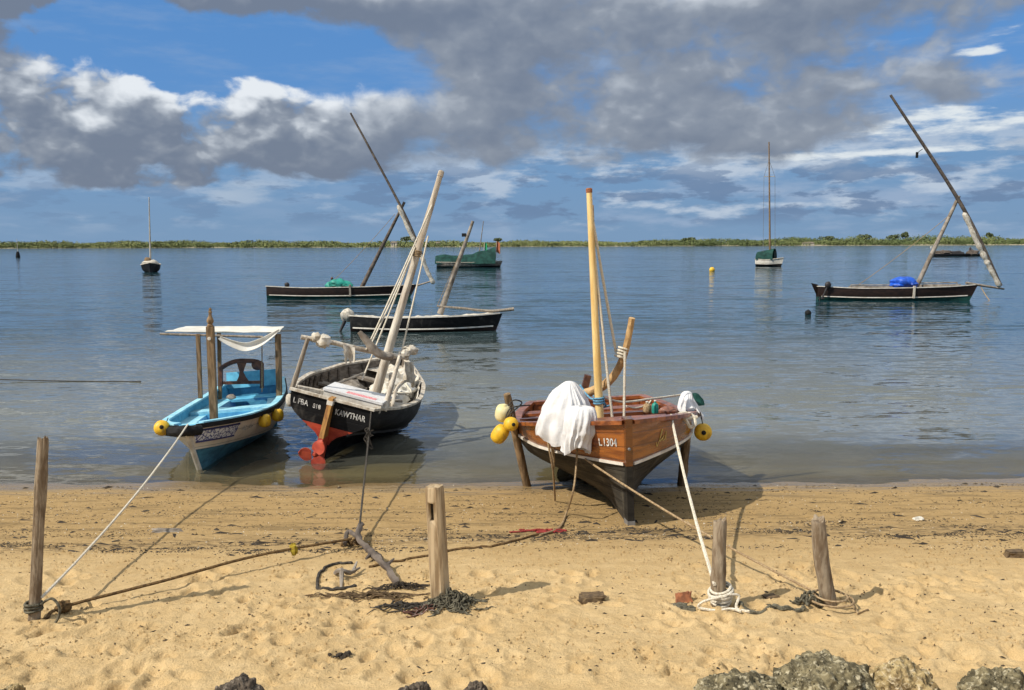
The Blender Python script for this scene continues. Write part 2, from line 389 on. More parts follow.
INNER_B = material('dark weathered inner planks', (0.22, 0.18, 0.14), 0.85, 0.3, 3, (1.5, 1.5, 6), (0.10, 0.08, 0.062), 0.5, 25, spec=0.2, dirt=(0.05, 0.04, 0.03), dirt_amt=0.6)
SCRIPT_Y = material('yellow script paint', (0.70, 0.52, 0.16), 0.6, 0.15, 40)

# ------------------------------------------------------------------ mesh builder
class MB:
    def __init__(s):
        s.v, s.f, s.mi, s.uv = [], [], [], {}
    def add(s, verts, faces, mi=0, uvs=None):
        b = len(s.v)
        s.v += [Vector(p) for p in verts]
        for k, fc in enumerate(faces):
            s.f.append([b + i for i in fc])
            s.mi.append(mi if isinstance(mi, int) else mi[k])
            if uvs is not None:
                s.uv[len(s.f) - 1] = [uvs[i] for i in fc]
        return s
    def box(s, c, size, rot=None, mi=0, taper=1.0):
        c = Vector(c); hx, hy, hz = (d / 2 for d in size)
        vs_ = []
        for z, k in ((-hz, 1.0), (hz, taper)):
            for x, y in ((-hx, -hy), (hx, -hy), (hx, hy), (-hx, hy)):
                p = Vector((x * k, y * k, z))
                vs_.append(c + (rot @ p if rot is not None else p))
        return s.add(vs_, [(3, 2, 1, 0), (4, 5, 6, 7), (0, 1, 5, 4), (1, 2, 6, 5), (2, 3, 7, 6), (3, 0, 4, 7)], mi)
    def bar(s, a, b, wd, ht, mi=0, up=Vector((0, 0, 1))):
        a, b = Vector(a), Vector(b)
        d = (b - a)
        x = d.normalized()
        y = up.cross(x)
        if y.length < 1e-4:
            y = Vector((1, 0, 0)).cross(x)
        y.normalize(); z = x.cross(y)
        return s.box((a + b) / 2, (d.length, wd, ht), Matrix((x, y, z)).transposed(), mi)
    def tube(s, pts, r, n=8, mi=0, cap=True, wob=0.0, seed=0.0, wscale=3.0):
        pts = [Vector(p) for p in pts]
        m = len(pts)
        rs = r if isinstance(r, (list, tuple)) else [r] * m
        t = [(pts[min(i + 1, m - 1)] - pts[max(i - 1, 0)]).normalized() for i in range(m)]
        u = t[0].orthogonal().normalized()
        vs_, fs = [], []
        for i in range(m):
            u = (u - t[i] * u.dot(t[i]))
            u = u.normalized() if u.length > 1e-6 else t[i].orthogonal().normalized()
            vv = t[i].cross(u)
            for k in range(n):
                a = 2 * math.pi * k / n
                rr = rs[i]
                if wob:
                    rr *= 1 + wob * mnoise.noise(Vector((math.cos(a) * 1.3, math.sin(a) * 1.3, i * wscale / m * 4 + seed)))
                vs_.append(pts[i] + (u * math.cos(a) + vv * math.sin(a)) * rr)
        for i in range(m - 1):
            for k in range(n):
                k2 = (k + 1) % n
                fs.append((i * n + k, i * n + k2, (i + 1) * n + k2, (i + 1) * n + k))
        if cap:
            fs.append(tuple(range(n - 1, -1, -1)))
            fs.append(tuple((m - 1) * n + k for k in range(n)))
        return s.add(vs_, fs, mi)
    def lathe(s, base, axis, prof, n=16, mi=0, sq=1.0):
        base = Vector(base); ax = Vector(axis).normalized()
        u = ax.orthogonal().normalized(); vv = ax.cross(u)
        vs_, fs = [], []
        for (r, h) in prof:
            for k in range(n):
                a = 2 * math.pi * k / n
                vs_.append(base + ax * h + (u * math.cos(a) + vv * math.sin(a) * sq) * max(r, 1e-4))
        for i in range(len(prof) - 1):
            for k in range(n):
                k2 = (k + 1) % n
                fs.append((i * n + k, i * n + k2, (i + 1) * n + k2, (i + 1) * n + k))
        fs.append(tuple(range(n - 1, -1, -1)))
        fs.append(tuple((len(prof) - 1) * n + k for k in range(n)))
        return s.add(vs_, fs, mi)
    def ball(s, c, r, n=14, mi=0, wob=0.0, seed=0.0, ws=1.5, rot=None):
        c = Vector(c)
        rx, ry, rz = r if isinstance(r, (tuple, list)) else (r, r, r)
        vs_, fs = [], []
        m = max(4, n // 2 + 1)
        for i in range(m + 1):
            th = math.pi * i / m
            for k in range(n):
                ph = 2 * math.pi * k / n
                d = Vector((math.sin(th) * math.cos(ph), math.sin(th) * math.sin(ph), math.cos(th)))
                g = 1 + (wob * mnoise.fractal(d * ws + Vector((seed, seed * 1.7, -seed)), 0.9, 2.0, 4) if wob else 0)
                p = Vector((d.x * rx, d.y * ry, d.z * rz)) * g
                vs_.append(c + (rot @ p if rot is not None else p))
        for i in range(m):
            for k in range(n):
                k2 = (k + 1) % n
                fs.append((i * n + k, (i + 1) * n + k, (i + 1) * n + k2, i * n + k2))
        return s.add(vs_, fs, mi)
    def sheet(s, P, thick=0.0, mi=0):
        """grid of points P[i][j]; thickened along its normals when asked"""
        ni, nj = len(P), len(P[0])
        P = [[Vector(p) for p in row] for row in P]
        fl = [p for row in P for p in row]
        fs = [(i * nj + j, i * nj + j + 1, (i + 1) * nj + j + 1, (i + 1) * nj + j) for i in range(ni - 1) for j in range(nj - 1)]
        if thick:
            nor = []
            for i in range(ni):
                for j in range(nj):
                    a = P[min(i + 1, ni - 1)][j] - P[max(i - 1, 0)][j]
                    b = P[i][min(j + 1, nj - 1)] - P[i][max(j - 1, 0)]
                    c = b.cross(a)
                    nor.append(c.normalized() if c.length > 1e-9 else Vector((0, 0, 1)))
            k = len(fl)
            fl = fl + [p + nn * -thick for p, nn in zip(fl, nor)]
            fs2 = [tuple(reversed([i + k for i in fc])) for fc in fs]
            edge = [i for i in range(nj)] + [i * nj + nj - 1 for i in range(1, ni)] + [(ni - 1) * nj + j for j in range(nj - 2, -1, -1)] + [i * nj for i in range(ni - 2, 0, -1)]
            rim = [(edge[(a + 1) % len(edge)], edge[a], edge[a] + k, edge[(a + 1) % len(edge)] + k) for a in range(len(edge))]
            fs = fs + fs2 + rim
        return s.add(fl, fs, mi)
    def build(s, name, mats, parent=None, smooth=True, loc=None, world=False):
        """world=True: the builder's points are world points, brought into the parent's space"""
        mats = mats if isinstance(mats, (list, tuple)) else [mats]
        vs_ = s.v
        if parent is not None and world:
            inv = MW[parent.name].inverted()
            vs_ = [inv @ p for p in vs_]
        if loc is not None:
            loc = Vector(loc)
            vs_ = [p - loc for p in vs_]
        me = bpy.data.meshes.new(name)
        me.from_pydata([tuple(p) for p in vs_], [], s.f)
        for m_ in mats:
            me.materials.append(m_)
        me.polygons.foreach_set('material_index', s.mi)
        if s.uv:
            ul = me.uv_layers.new(name='UVMap')
            for pi, lst in s.uv.items():
                p = me.polygons[pi]
                for k, li in enumerate(p.loop_indices):
                    ul.data[li].uv = lst[k]
        if smooth:
            me.polygons.foreach_set('use_smooth', [True] * len(s.f))
            me.set_sharp_from_angle(angle=R(38))
        me.update()
        o = bpy.data.objects.new(name, me)
        col.objects.link(o)
        if parent is not None:
            o.parent = parent
            if parent.name in MW: MW[o.name] = MW[parent.name]
        if loc is not None:
            o.location = loc
        return o

MW = {}
def tag(o, label=None, cat=None, group=None, kind=None):
    if label: o['label'] = label
    if cat: o['category'] = cat
    if group: o['group'] = group
    if kind: o['kind'] = kind
    return o
def thing(name, label, cat, loc=(0, 0, 0), rot=None, group=None):
    o = bpy.data.objects.new(name, None)
    col.objects.link(o)
    m_ = Matrix.Translation(Vector(loc)) @ (rot.to_4x4() if rot is not None else Matrix.Identity(4))
    o.matrix_world = m_
    MW[o.name] = m_
    o.empty_display_size = 0.2
    return tag(o, label, cat, group)
def local_rot(o, name):
    return MW[name]

def cr(pts, sub=6):
    """Catmull-Rom through the points"""
    pts = [Vector(p) for p in pts]
    if len(pts) < 3:
        a, b = pts
        return [a.lerp(b, i / sub) for i in range(sub + 1)]
    out = []
    for i in range(len(pts) - 1):
        p0, p1, p2, p3 = pts[max(i - 1, 0)], pts[i], pts[i + 1], pts[min(i + 2, len(pts) - 1)]
        for k in range(sub):
            t = k / sub
            out.append(0.5 * ((2 * p1) + (p2 - p0) * t + (2 * p0 - 5 * p1 + 4 * p2 - p3) * t * t + (3 * p1 - p0 - 3 * p2 + p3) * t ** 3))
    out.append(pts[-1])
    return out
def sagline(a, b, sag, n=14):
    a, b = Vector(a), Vector(b)
    return [a.lerp(b, i / n) - Vector((0, 0, sag * 4 * (i / n) * (1 - i / n))) for i in range(n + 1)]
def rope(name, label, pts, r, mt, cat='rope', n=6, group=None, parent=None, build=True):
    mb = MB().tube(pts, r, n, wob=0.25, wscale=len(pts))
    o = mb.build(name, mt, parent, loc=None if parent else pts[0])
    if parent is None:
        tag(o, label, cat, group)
    return o
def hermite(tab, x):
    """smooth interpolation through (x, value) pairs"""
    n = len(tab)
    if x <= tab[0][0]: return tab[0][1]
    if x >= tab[-1][0]: return tab[-1][1]
    for i in range(n - 1):
        x0, y0 = tab[i]; x1, y1 = tab[i + 1]
        if x0 <= x <= x1:
            h = x1 - x0; t = (x - x0) / h
            dd = (y1 - y0) / h
            def slope(k):
                if k == 0: return (tab[1][1] - tab[0][1]) / (tab[1][0] - tab[0][0])
                if k == n - 1: return (tab[-1][1] - tab[-2][1]) / (tab[-1][0] - tab[-2][0])
                a = (tab[k][1] - tab[k - 1][1]) / (tab[k][0] - tab[k - 1][0])
                b = (tab[k + 1][1] - tab[k][1]) / (tab[k + 1][0] - tab[k][0])
                return 0 if a * b <= 0 else 2 * a * b / (a + b)
            m0, m1 = slope(i), slope(i + 1)
            return (2 * t ** 3 - 3 * t * t + 1) * y0 + (t ** 3 - 2 * t * t + t) * h * m0 + (-2 * t ** 3 + 3 * t * t) * y1 + (t ** 3 - t * t) * h * m1
    return tab[-1][1]

# ------------------------------------------------------------------ boat hulls (local frame: x forward, y to port, z up)
def to_px(p):
    q = CR.transposed() @ (Vector(p) - CO)
    return 512 + F * q.x / -q.z, 345 - F * q.y / -q.z
class Hull:
    def __init__(s, L, b, zg, zk, f_aft, f_mid, f_bow, rake=0.3, srake=0.0, keel=0.04, ns=26, nt=12):
        s.L, s.b, s.zg, s.zk = L, b, zg, zk
        s.fa, s.fm, s.fb = f_aft, f_mid, f_bow
        s.rake, s.srake, s.keel, s.ns, s.nt = rake, srake, keel, ns, nt
        s.warp = None
    def f(s, st, t):
        a, m_, b = hermite(s.fa, t), hermite(s.fm, t), hermite(s.fb, t)
        if st < 0.5:
            k = st / 0.5; k = k * k * (3 - 2 * k)
            return a * (1 - k) + m_ * k
        k = (st - 0.5) / 0.5; k = k * k * (3 - 2 * k)
        return m_ * (1 - k) + b * k
    def P(s, st, t, side, off=0.0):
        if s.warp:
            tb, fn = s.warp
            ts = fn(st)
            t = t / tb * ts if t < tb else ts + (t - tb) / (1 - tb) * (1 - ts)
        bb = hermite(s.b, st)
        y = s.keel * (1 - t) * min(1, bb / 0.2) + bb * s.f(st, t)
        y = max(0.004, y - off)
        z0, z1 = hermite(s.zk, st), hermite(s.zg, st)
        z = z0 + (z1 - z0) * t
        x = st * s.L + s.rake * t * (max(0, (st - 0.55) / 0.45) ** 2) - s.srake * t * (max(0, (0.35 - st) / 0.35) ** 2)
        return Vector((x, side * y, z))
    def N(s, st, t, side):
        e = 0.01
        a = s.P(min(1, st + e), t, side) - s.P(max(0, st - e), t, side)
        b = s.P(st, min(1, t + e), side) - s.P(st, max(0, t - e), side)
        n = a.cross(b) * side
        return n.normalized() * (-1 if n.y * side < 0 else 1)
    def stations(s):
        return [0.5 - 0.5 * math.cos(math.pi * i / s.ns) if 0 < i < s.ns else i / s.ns for i in range(s.ns + 1)]
    def rows(s, cuts):
        r = sorted(set([round(i / s.nt, 4) for i in range(s.nt + 1)] + [round(c, 4) for c in cuts]))
        return r
    def shell(s, bands, wall=0.045, floor_t=0.3, tr_bands=None):
        """bands: [(upper t, material index)] from the keel up; the inside takes the last index + 1"""
        mb = MB()
        S = s.stations(); T = s.rows([b[0] for b in bands + (tr_bands or [])])
        nT = len(T)
        def band(t, bs=None):
            bs = bs or bands
            for up, mi in bs:
                if t < up - 1e-4: return mi
            return bs[-1][1]
        inside = max(b[1] for b in bands + (tr_bands or [])) + 1
        for side in (1, -1):
            vs_, uv = [], []
            for st in S:
                for t in T:
                    p = s.P(st, t, side)
                    vs_.append(p); uv.append((p.x, t * 1.0 * (hermite(s.zg, 0.5) - hermite(s.zk, 0.5))))
            fs, mi = [], []
            for i in range(len(S) - 1):
                for j in range(nT - 1):
                    a, b, c, d = i * nT + j, (i + 1) * nT + j, (i + 1) * nT + j + 1, i * nT + j + 1
                    fs.append((a, b, c, d) if side < 0 else (d, c, b, a)); mi.append(band(T[j]))
            mb.add(vs_, fs, mi, uv)
            # the inside skin
            TI = [floor_t + (1 - floor_t) * k / 6 for k in range(7)]
            vs_, fs, uv = [], [], []
            for st in S:
                for t in TI:
                    p = s.P(st, t, side, wall)
                    if st == 0: p.x += wall
                    vs_.append(p); uv.append((p.x, t))
            for i in range(len(S) - 1):
                for j in range(6):
                    a, b, c, d = i * 7 + j, (i + 1) * 7 + j, (i + 1) * 7 + j + 1, i * 7 + j + 1
                    fs.append((a, b, c, d) if side > 0 else (d, c, b, a))
            mb.add(vs_, fs, inside, uv)
            # the top edge
            vs_, fs = [], []
            for st in S:
                p1 = s.P(st, 1, side, wall)
                if st == 0: p1.x += wall
                vs_ += [s.P(st, 1, side), p1]
            for i in range(len(S) - 1):
                fs.append((2 * i, 2 * i + 2, 2 * i + 3, 2 * i + 1))
            mb.add(vs_, fs, inside)
        # transom, keel and stem closures
        vs_, fs, mi, uv = [], [], [], []
        for t in T:
            a, b = s.P(0, t, 1), s.P(0, t, -1)
            for k in range(9):
                p = a.lerp(b, k / 8)
                vs_.append(p); uv.append((p.y, t))
        for j in range(nT - 1):
            for k in range(8):
                fs.append((j * 9 + k, j * 9 + k + 1, (j + 1) * 9 + k + 1, (j + 1) * 9 + k)); mi.append(band(T[j], tr_bands))
        mb.add(vs_, fs, mi, uv)
        vs_, fs = [], []
        for t in [floor_t + (1 - floor_t) * k / 6 for k in range(7)]:
            a, b = s.P(0, t, 1, wall), s.P(0, t, -1, wall)
            a.x += wall; b.x += wall
            vs_ += [a, b]
        for j in range(6):
            fs.append((2 * j, 2 * j + 2, 2 * j + 3, 2 * j + 1))
        mb.add(vs_, fs, inside)
        mb.add([s.P(0, 1, 1), s.P(0, 1, -1), s.P(0, 1, -1, wall) + Vector((wall, 0, 0)), s.P(0, 1, 1, wall) + Vector((wall, 0, 0))], [(0, 1, 2, 3)], inside)
        vs_, fs, mi = [], [], []
        for t in T:
            vs_ += [s.P(1, t, 1), s.P(1, t, -1)]
        for j in range(nT - 1):
            fs.append((2 * j, 2 * j + 1, 2 * j + 3, 2 * j + 2)); mi.append(band(T[j]))
        mb.add(vs_, fs, mi)
        vs_, fs = [], []
        for st in S:
            vs_ += [s.P(st, 0, 1), s.P(st, 0, -1)]
        for i in range(len(S) - 1):
            fs.append((2 * i, 2 * i + 1, 2 * i + 3, 2 * i + 2))
        mb.add(vs_, fs, bands[0][1])
        return mb
    def floor(s, t, wall=0.05, s0=0.0, s1=0.98, dz=0.004, camber=0.0):
        mb = MB()
        S = [s0 + (s1 - s0) * i / 18 for i in range(19)]
        P = []
        for st in S:
            a, b = s.P(st, t, 1, wall), s.P(st, t, -1, wall)
            if st == 0: a.x += wall; b.x += wall
            P.append([a.lerp(b, k / 6) + Vector((0, 0, dz + camber * (1 - (k / 3 - 1) ** 2))) for k in range(7)])
        mb.sheet(P, 0.0)
        return mb
    def strip(s, t, wd, ht, s0=0.0, s1=1.0, n=30, off=0.0, sides=(1, -1), dz=0.0, stern=False):
        """a rail that follows the hull at height t: wd across, ht up and down"""
        mb = MB()
        for side in sides:
            vs_, fs = [], []
            for i in range(n + 1):
                st = s0 + (s1 - s0) * i / n
                p = s.P(st, t, side) + Vector((0, 0, dz))
                e = 0.01
                tg = (s.P(min(1, st + e), t, side) - s.P(max(0, st - e), t, side)); tg.z = 0; tg.normalize()
                o = Vector((-tg.y, tg.x, 0)) * side
                if o.y * side < 0: o = -o
                for (a, b) in ((off - wd / 2, -ht / 2), (off + wd / 2, -ht / 2), (off + wd / 2, ht / 2), (off - wd / 2, ht / 2)):
                    vs_.append(p + o * a + Vector((0, 0, b)))
            for i in range(n):
                for k in range(4):
                    k2 = (k + 1) % 4
                    fs.append((i * 4 + k, i * 4 + k2, (i + 1) * 4 + k2, (i + 1) * 4 + k))
            fs += [(3, 2, 1, 0), (n * 4, n * 4 + 1, n * 4 + 2, n * 4 + 3)]
            mb.add(vs_, fs)
        if stern:
            a, b = s.P(0, t, 1), s.P(0, t, -1)
            mb.bar(a + Vector((0, 0.02, dz)), b + Vector((0, -0.02, dz)), wd, ht * 1.02)
        return mb
    def patch(s, s0, s1, t0, t1, side, off=0.004, ns=16, nt=4, thick=0.0):
        mb = MB()
        P = []
        for i in range(ns + 1):
            row = []
            for j in range(nt + 1):
                st = s0 + (s1 - s0) * i / ns; t = t0 + (t1 - t0) * j / nt
                row.append(s.P(st, t, side) + s.N(st, t, side) * off)
            P.append(row)
        mb.sheet(P, thick)
        return mb
    def writer(s, st0, t0, side, off=0.004):
        e = 0.01
        sp = (s.P(min(1, st0 + e), t0, side) - s.P(st0 - e, t0, side)).length / (2 * e)
        dt = (s.P(st0, min(1, t0 + 0.05), side) - s.P(st0, t0, side)).length / 0.05
        sg = 1 if side < 0 else -1
        def fn(u, v):
            st, t = min(0.995, st0 + sg * u / sp), t0 + v / dt
            return s.P(st, t, side) + s.N(st, t, side) * off
        return fn
    def find_st(s, M, t, side, px, lo=0.02, hi=0.995):
        best = min((abs(to_px(M @ s.P(lo + (hi - lo) * i / 300, t, side))[0] - px), lo + (hi - lo) * i / 300) for i in range(301))
        return best[1]
    def inv_t(s, st, z):
        z0, z1 = hermite(s.zk, st), hermite(s.zg, st)
        return (z - z0) / (z1 - z0)

def text_mesh(body, size):
    cu = bpy.data.curves.new('lettering', 'FONT')
    cu.body = body; cu.size = size; cu.resolution_u = 3; cu.offset = size * 0.018
    o = bpy.data.objects.new('lettering_source', cu)
    col.objects.link(o)
    bpy.context.view_layer.update()
    me = bpy.data.meshes.new_from_object(o.evaluated_get(bpy.context.evaluated_depsgraph_get()))
    bm = bmesh.new(); bm.from_mesh(me)
    for _ in range(2):
        bmesh.ops.subdivide_edges(bm, edges=[e for e in bm.edges if e.calc_length() > size * 0.25], cuts=1)
    bmesh.ops.triangulate(bm, faces=bm.faces)
    bm.verts.ensure_lookup_table()
    vs_ = [v.co.copy() for v in bm.verts]; fs = [[v.index for v in f_.verts] for f_ in bm.faces]
    bm.free()
    bpy.data.objects.remove(o); bpy.data.curves.remove(cu); bpy.data.meshes.remove(me)
    return vs_, fs
def letter(parent, name, body, size, fn, mt, sx=1.0):
    """lay text on a surface: fn(u, v) -> local point"""
    vs_, fs = text_mesh(body, size)
    mb = MB().add([fn(p.x * sx, p.y) for p in vs_], fs)
    return mb.build(name, mt, parent, smooth=False)
# ------------------------------------------------------------------ numpy noise
def vnoise(x, y, seed=0):
    xi = np.floor(x).astype(np.int64); yi = np.floor(y).astype(np.int64)
    xf = x - xi; yf = y - yi
    u = xf * xf * xf * (xf * (xf * 6 - 15) + 10); v = yf * yf * yf * (yf * (yf * 6 - 15) + 10)
    def h(a, b):
        n = (a * 374761393 + b * 668265263 + seed * 974634721) & 0x7fffffff
        n = ((n ^ (n >> 13)) * 1274126177) & 0x7fffffff
        n = (n ^ (n >> 16)) & 0x7fffffff
        return n / 0x7fffffff
    return (h(xi, yi) * (1 - u) + h(xi + 1, yi) * u) * (1 - v) + (h(xi, yi + 1) * (1 - u) + h(xi + 1, yi + 1) * u) * v
def fbm(x, y, octv=4, seed=0, gain=0.5):
    a, s, t = 1.0, 0.0, 0.0
    for o in range(octv):
        s = s + a * (vnoise(x * 2 ** o, y * 2 ** o, seed + o * 17) - 0.5); t += a; a *= gain
    return s / t
def sstep(v, a, b):
    t = np.clip((v - a) / (b - a), 0, 1)
    return t * t * (3 - 2 * t)

def build_beach():
    def axis(lo, hi, st, far):
        a = list(np.arange(lo, hi + 1e-6, st))
        up, dn, step = [], [], st
        x = hi
        while x < far:
            step *= 1.28; x += step; up.append(x)
        step = st; x = lo
        while x > -far:
            step *= 1.28; x -= step; dn.append(x)
        return np.array(dn[::-1] + a + up)
    xs = axis(-8.6, 8.6, 0.026, 6000.0)
    ys = axis(6.4, 13.9, 0.020, 6000.0)
    GX, GY = np.meshgrid(xs, ys)
    YW = 13.3 + 0.013 * np.clip(GX, -400, 400) + 0.06 * np.sin(GX * 0.9 + 0.6) + 0.04 * np.sin(GX * 2.3)
    D = YW - GY
    Z = np.where(D >= 0, np.where(D < 8, 0.042 * D, np.where(D < 30, 0.336 + 0.02 * (D - 8), 0.776)),
                 np.maximum(-4.0, np.where(-D < 14, 0.085 * D, -1.19 + 0.05 * (D + 14))))
    near = (sstep(GX, -30, -9) * sstep(-GX, -30, -9)) * sstep(GY, 3, 6) * sstep(-GY, -40, -16)
    fore = sstep(-(GY - 0.10 * np.clip(GX, -4, 5) + 0.5 * fbm(GX * 0.6, GY * 0.6, 2, 81)), -9.5, -8.1)                       # trampled dry sand near the camera
    mid = sstep(-GY, -13.1, -11.8)
    rel = 0.055 * fbm(GX * 0.9, GY * 0.9, 3, 3) * (0.25 + fore)
    rel += 0.020 * fbm(GX * 3.1, GY * 3.6, 4, 11) * (0.10 * mid + fore)
    rel += 0.020 * fbm(GX * 8, GY * 9, 4, 23) * (0.25 * mid + fore)
    patch = sstep(fbm(GX * 0.8, GY * 1.1, 3, 51), -0.10, 0.14)
    rel += 0.046 * np.maximum(0, 0.30 - np.abs(fbm(GX * 5.5, GY * 7.0, 3, 29)) * 2.4) * patch * (0.22 * mid + fore)
    rel += 0.026 * np.maximum(0, fbm(GX * 15, GY * 17, 3, 61) - 0.03) * (0.6 * mid + fore)
    rel += 0.010 * fbm(GX * 2.2, GY * 13, 3, 67) * mid
    rel += 0.006 * fbm(GX * 1.3, GY * 8, 3, 37) * mid
    wline = sstep(GY, 12.0, 12.8) * sstep(-GY, -15.5, -14.2)
    rel += wline * (0.034 * fbm(GX * 0.7, GY * 1.4, 3, 71) + 0.012 * fbm(GX * 2.6, GY * 4.0, 3, 73))
    rg = np.random.RandomState(5)
    def stamp(cx, cy, a, b, ang, depth, rim):
        rr = max(a, b) * 2.2
        i0, i1 = np.searchsorted(xs, (cx - rr, cx + rr)); j0, j1 = np.searchsorted(ys, (cy - rr, cy + rr))
        if i1 - i0 < 2 or j1 - j0 < 2: return
        x = GX[j0:j1, i0:i1] - cx; y = GY[j0:j1, i0:i1] - cy
        ca, sa = math.cos(ang), math.sin(ang)
        u = (x * ca + y * sa) / a; v = (-x * sa + y * ca) / b
        r = np.sqrt(u * u + v * v) + 0.25 * fbm(x * 9 + cx * 7, y * 9 + cy * 3, 2, 5)
        rel[j0:j1, i0:i1] += -depth * np.exp(-(r ** 7) * 0.9) + rim * np.exp(-((r - 1.25) / 0.35) ** 2)
    for k in range(620):
        cy = 6.3 + 3.0 * rg.rand() ** 1.1
        cx = rg.uniform(-0.62, 0.62) * (cy + 2)
        dens = (1.0 if cy < 9.0 else 0.4) * (0.25 + 0.75 * (mnoise.noise(Vector((cx * 0.8, cy * 0.9, 4))) > -0.05))
        if rg.rand() > dens: continue
        L_ = rg.uniform(0.09, 0.17)
        stamp(cx, cy, L_, L_ * rg.uniform(0.42, 0.75), rg.uniform(0, 3.14), rg.uniform(0.012, 0.042), rg.uniform(0.006, 0.020))
    for k in range(60):                                  # a few tracks across the firm sand
        cy = rg.uniform(10, 12.6); cx = rg.uniform(-0.6, 0.6) * cy
        stamp(cx, cy, 0.12, 0.06, rg.uniform(0, 3.14), rg.uniform(0.004, 0.010), 0.003)
    # sand banked against the posts and the keel
    for (px, py, r, h) in ((35, 622, 0.16, 0.02), (441, 607, 0.22, 0.03), (720, 608, 0.2, 0.025), (829, 605, 0.2, 0.03), (626, 528, 0.25, 0.02)):
        p = gnd(px, py)
        rel += h * np.exp(-((GX - p.x) ** 2 + (GY - p.y) ** 2) / (r * r))
    Z = Z + rel * near
    ny, nx = GX.shape
    co = np.stack([GX, GY, Z], -1).reshape(-1, 3)
    idx = np.arange(ny * nx).reshape(ny, nx)
    q = np.stack([idx[:-1, :-1], idx[:-1, 1:], idx[1:, 1:], idx[1:, :-1]], -1).reshape(-1, 4)
    me = bpy.data.meshes.new('sand_beach')
    me.vertices.add(len(co)); me.vertices.foreach_set('co', co.ravel())
    me.loops.add(q.size); me.loops.foreach_set('vertex_index', q.ravel().astype(np.int32))
    me.polygons.add(len(q)); me.polygons.foreach_set('loop_start', np.arange(0, q.size, 4, dtype=np.int32))
    me.polygons.foreach_set('use_smooth', np.ones(len(q), dtype=bool))
    me.update(calc_edges=True)
    o = bpy.data.objects.new('sand_beach', me); col.objects.link(o)
    tag(o, 'golden sand beach with footprints sloping down to the water', None, None, 'structure')
    global HEIGHT
    def HEIGHT(x, y):
        i = min(max(np.searchsorted(xs, x), 0), nx - 1); j = min(max(np.searchsorted(ys, y), 0), ny - 1)
        return float(Z[j, i])
    mt = bpy.data.materials.new('sand'); mt.use_nodes = True
    s = NT(mt.node_tree); p = mt.node_tree.nodes['Principled BSDF']
    v = s.n('ShaderNodeTexCoord').outputs['Object']
    x, y, z = s.sep(v)
    n1 = s.noise(v, 0.8, 5, 0.6); n2 = s.noise(v, 5.0, 6, 0.65); n3 = s.noise(v, 160.0, 3, 0.7)
    st = s.noise(s.scale(v, 0.55, 4.5, 1), 1.6, 6, 0.62)                 # tide streaks along the shore
    c = s.mix(s.smooth(n2, 0.3, 0.7), (0.59, 0.415, 0.200), (0.71, 0.525, 0.278))
    c = s.mix(s.smooth(n1, 0.35, 0.65, 0, 0.45), c, (0.56, 0.390, 0.185))
    n4 = s.noise(s.scale(v, 9, 16, 1), 1.0, 6, 0.7)
    c = s.mix(s.smooth(n4, 0.52, 0.68, 0, 0.38), c, (0.35, 0.24, 0.115))
    c = s.mix(s.smooth(n3, 0.40, 0.62, 0.0, 0.32), c, (0.30, 0.20, 0.095))
    spk = s.vor(v, 75.0)
    c = s.mix(s.m('MULTIPLY', s.smooth(spk, 0.16, 0.08), s.smooth(s.noise(v, 2.2, 4), 0.5, 0.68, 0, 0.6)), c, (0.10, 0.07, 0.045))
    ye = s.m('ADD', y, s.m('MULTIPLY', s.m('SUBTRACT', st, 0.5), 1.6))
    damp = s.smooth(ye, 8.3, 11.2)
    c = s.mix(s.m('MULTIPLY', damp, 0.75), c, (0.350, 0.225, 0.088))
    c = s.mix(s.m('MULTIPLY', s.smooth(st, 0.50, 0.64, 0, 0.65), s.smooth(y, 9.6, 11.0)), c, (0.195, 0.135, 0.062))
    sg = s.noise(s.scale(v, 7, 34, 1), 1.0, 5, 0.7)
    c = s.mix(s.m('MULTIPLY', s.smooth(sg, 0.54, 0.66, 0, 0.6), s.smooth(y, 9.6, 10.8)), c, (0.12, 0.085, 0.042))
    c = s.mix(s.m('MULTIPLY', s.smooth(s.noise(s.scale(v, 10, 30, 1), 1.3, 4, 0.7), 0.60, 0.72, 0, 0.5), s.smooth(y, 9.6, 10.8)), c, (0.55, 0.46, 0.30))
    wet = s.smooth(ye, 12.45, 13.15)
    c = s.mix(wet, c, (0.205, 0.142, 0.068))
    c = s.mix(s.smooth(y, 13.3, 14.2), c, (0.34, 0.26, 0.145))
    wrk = s.m('MULTIPLY', s.smooth(s.m('ABSOLUTE', s.m('SUBTRACT', s.m('SUBTRACT', y, s.m('MULTIPLY', x, 0.06)), s.m('ADD', 10.12, s.m('MULTIPLY', st, 0.5)))), 0.34, 0.02), s.smooth(s.noise(s.scale(v, 5, 16, 1), 1.0, 6, 0.7), 0.44, 0.58))
    c = s.mix(s.m('MULTIPLY', wrk, 0.72), c, (0.105, 0.075, 0.042))
    s.put(p.inputs['Base Color'], c)
    s.put(p.inputs['Roughness'], s.lin(wet, 0, 1, 0.95, 0.18))
    p.inputs['Specular IOR Level'].default_value = 0.25
    hb = s.m('ADD', s.m('MULTIPLY', n3, 0.35), s.m('ADD', s.noise(v, 28.0, 5, 0.65), s.m('MULTIPLY', s.noise(v, 70.0, 3, 0.6), 0.5)))
    hb = s.m('MULTIPLY', hb, s.m('SUBTRACT', 1.0, s.m('MULTIPLY', wet, 0.85)))
    s.put(p.inputs['Specular IOR Level'], s.lin(wet, 0, 1, 0.2, 0.75))
    s.put(p.inputs['Normal'], s.bump(hb, 1.0, 0.022))
    me.materials.append(mt)
build_beach()
def gz(x, y, dz=0.0):
    return Vector((x, y, HEIGHT(x, y) + dz))
def gp(px, py, dz=0.0):
    p = gnd(px, py)
    return gz(p.x, p.y, dz)

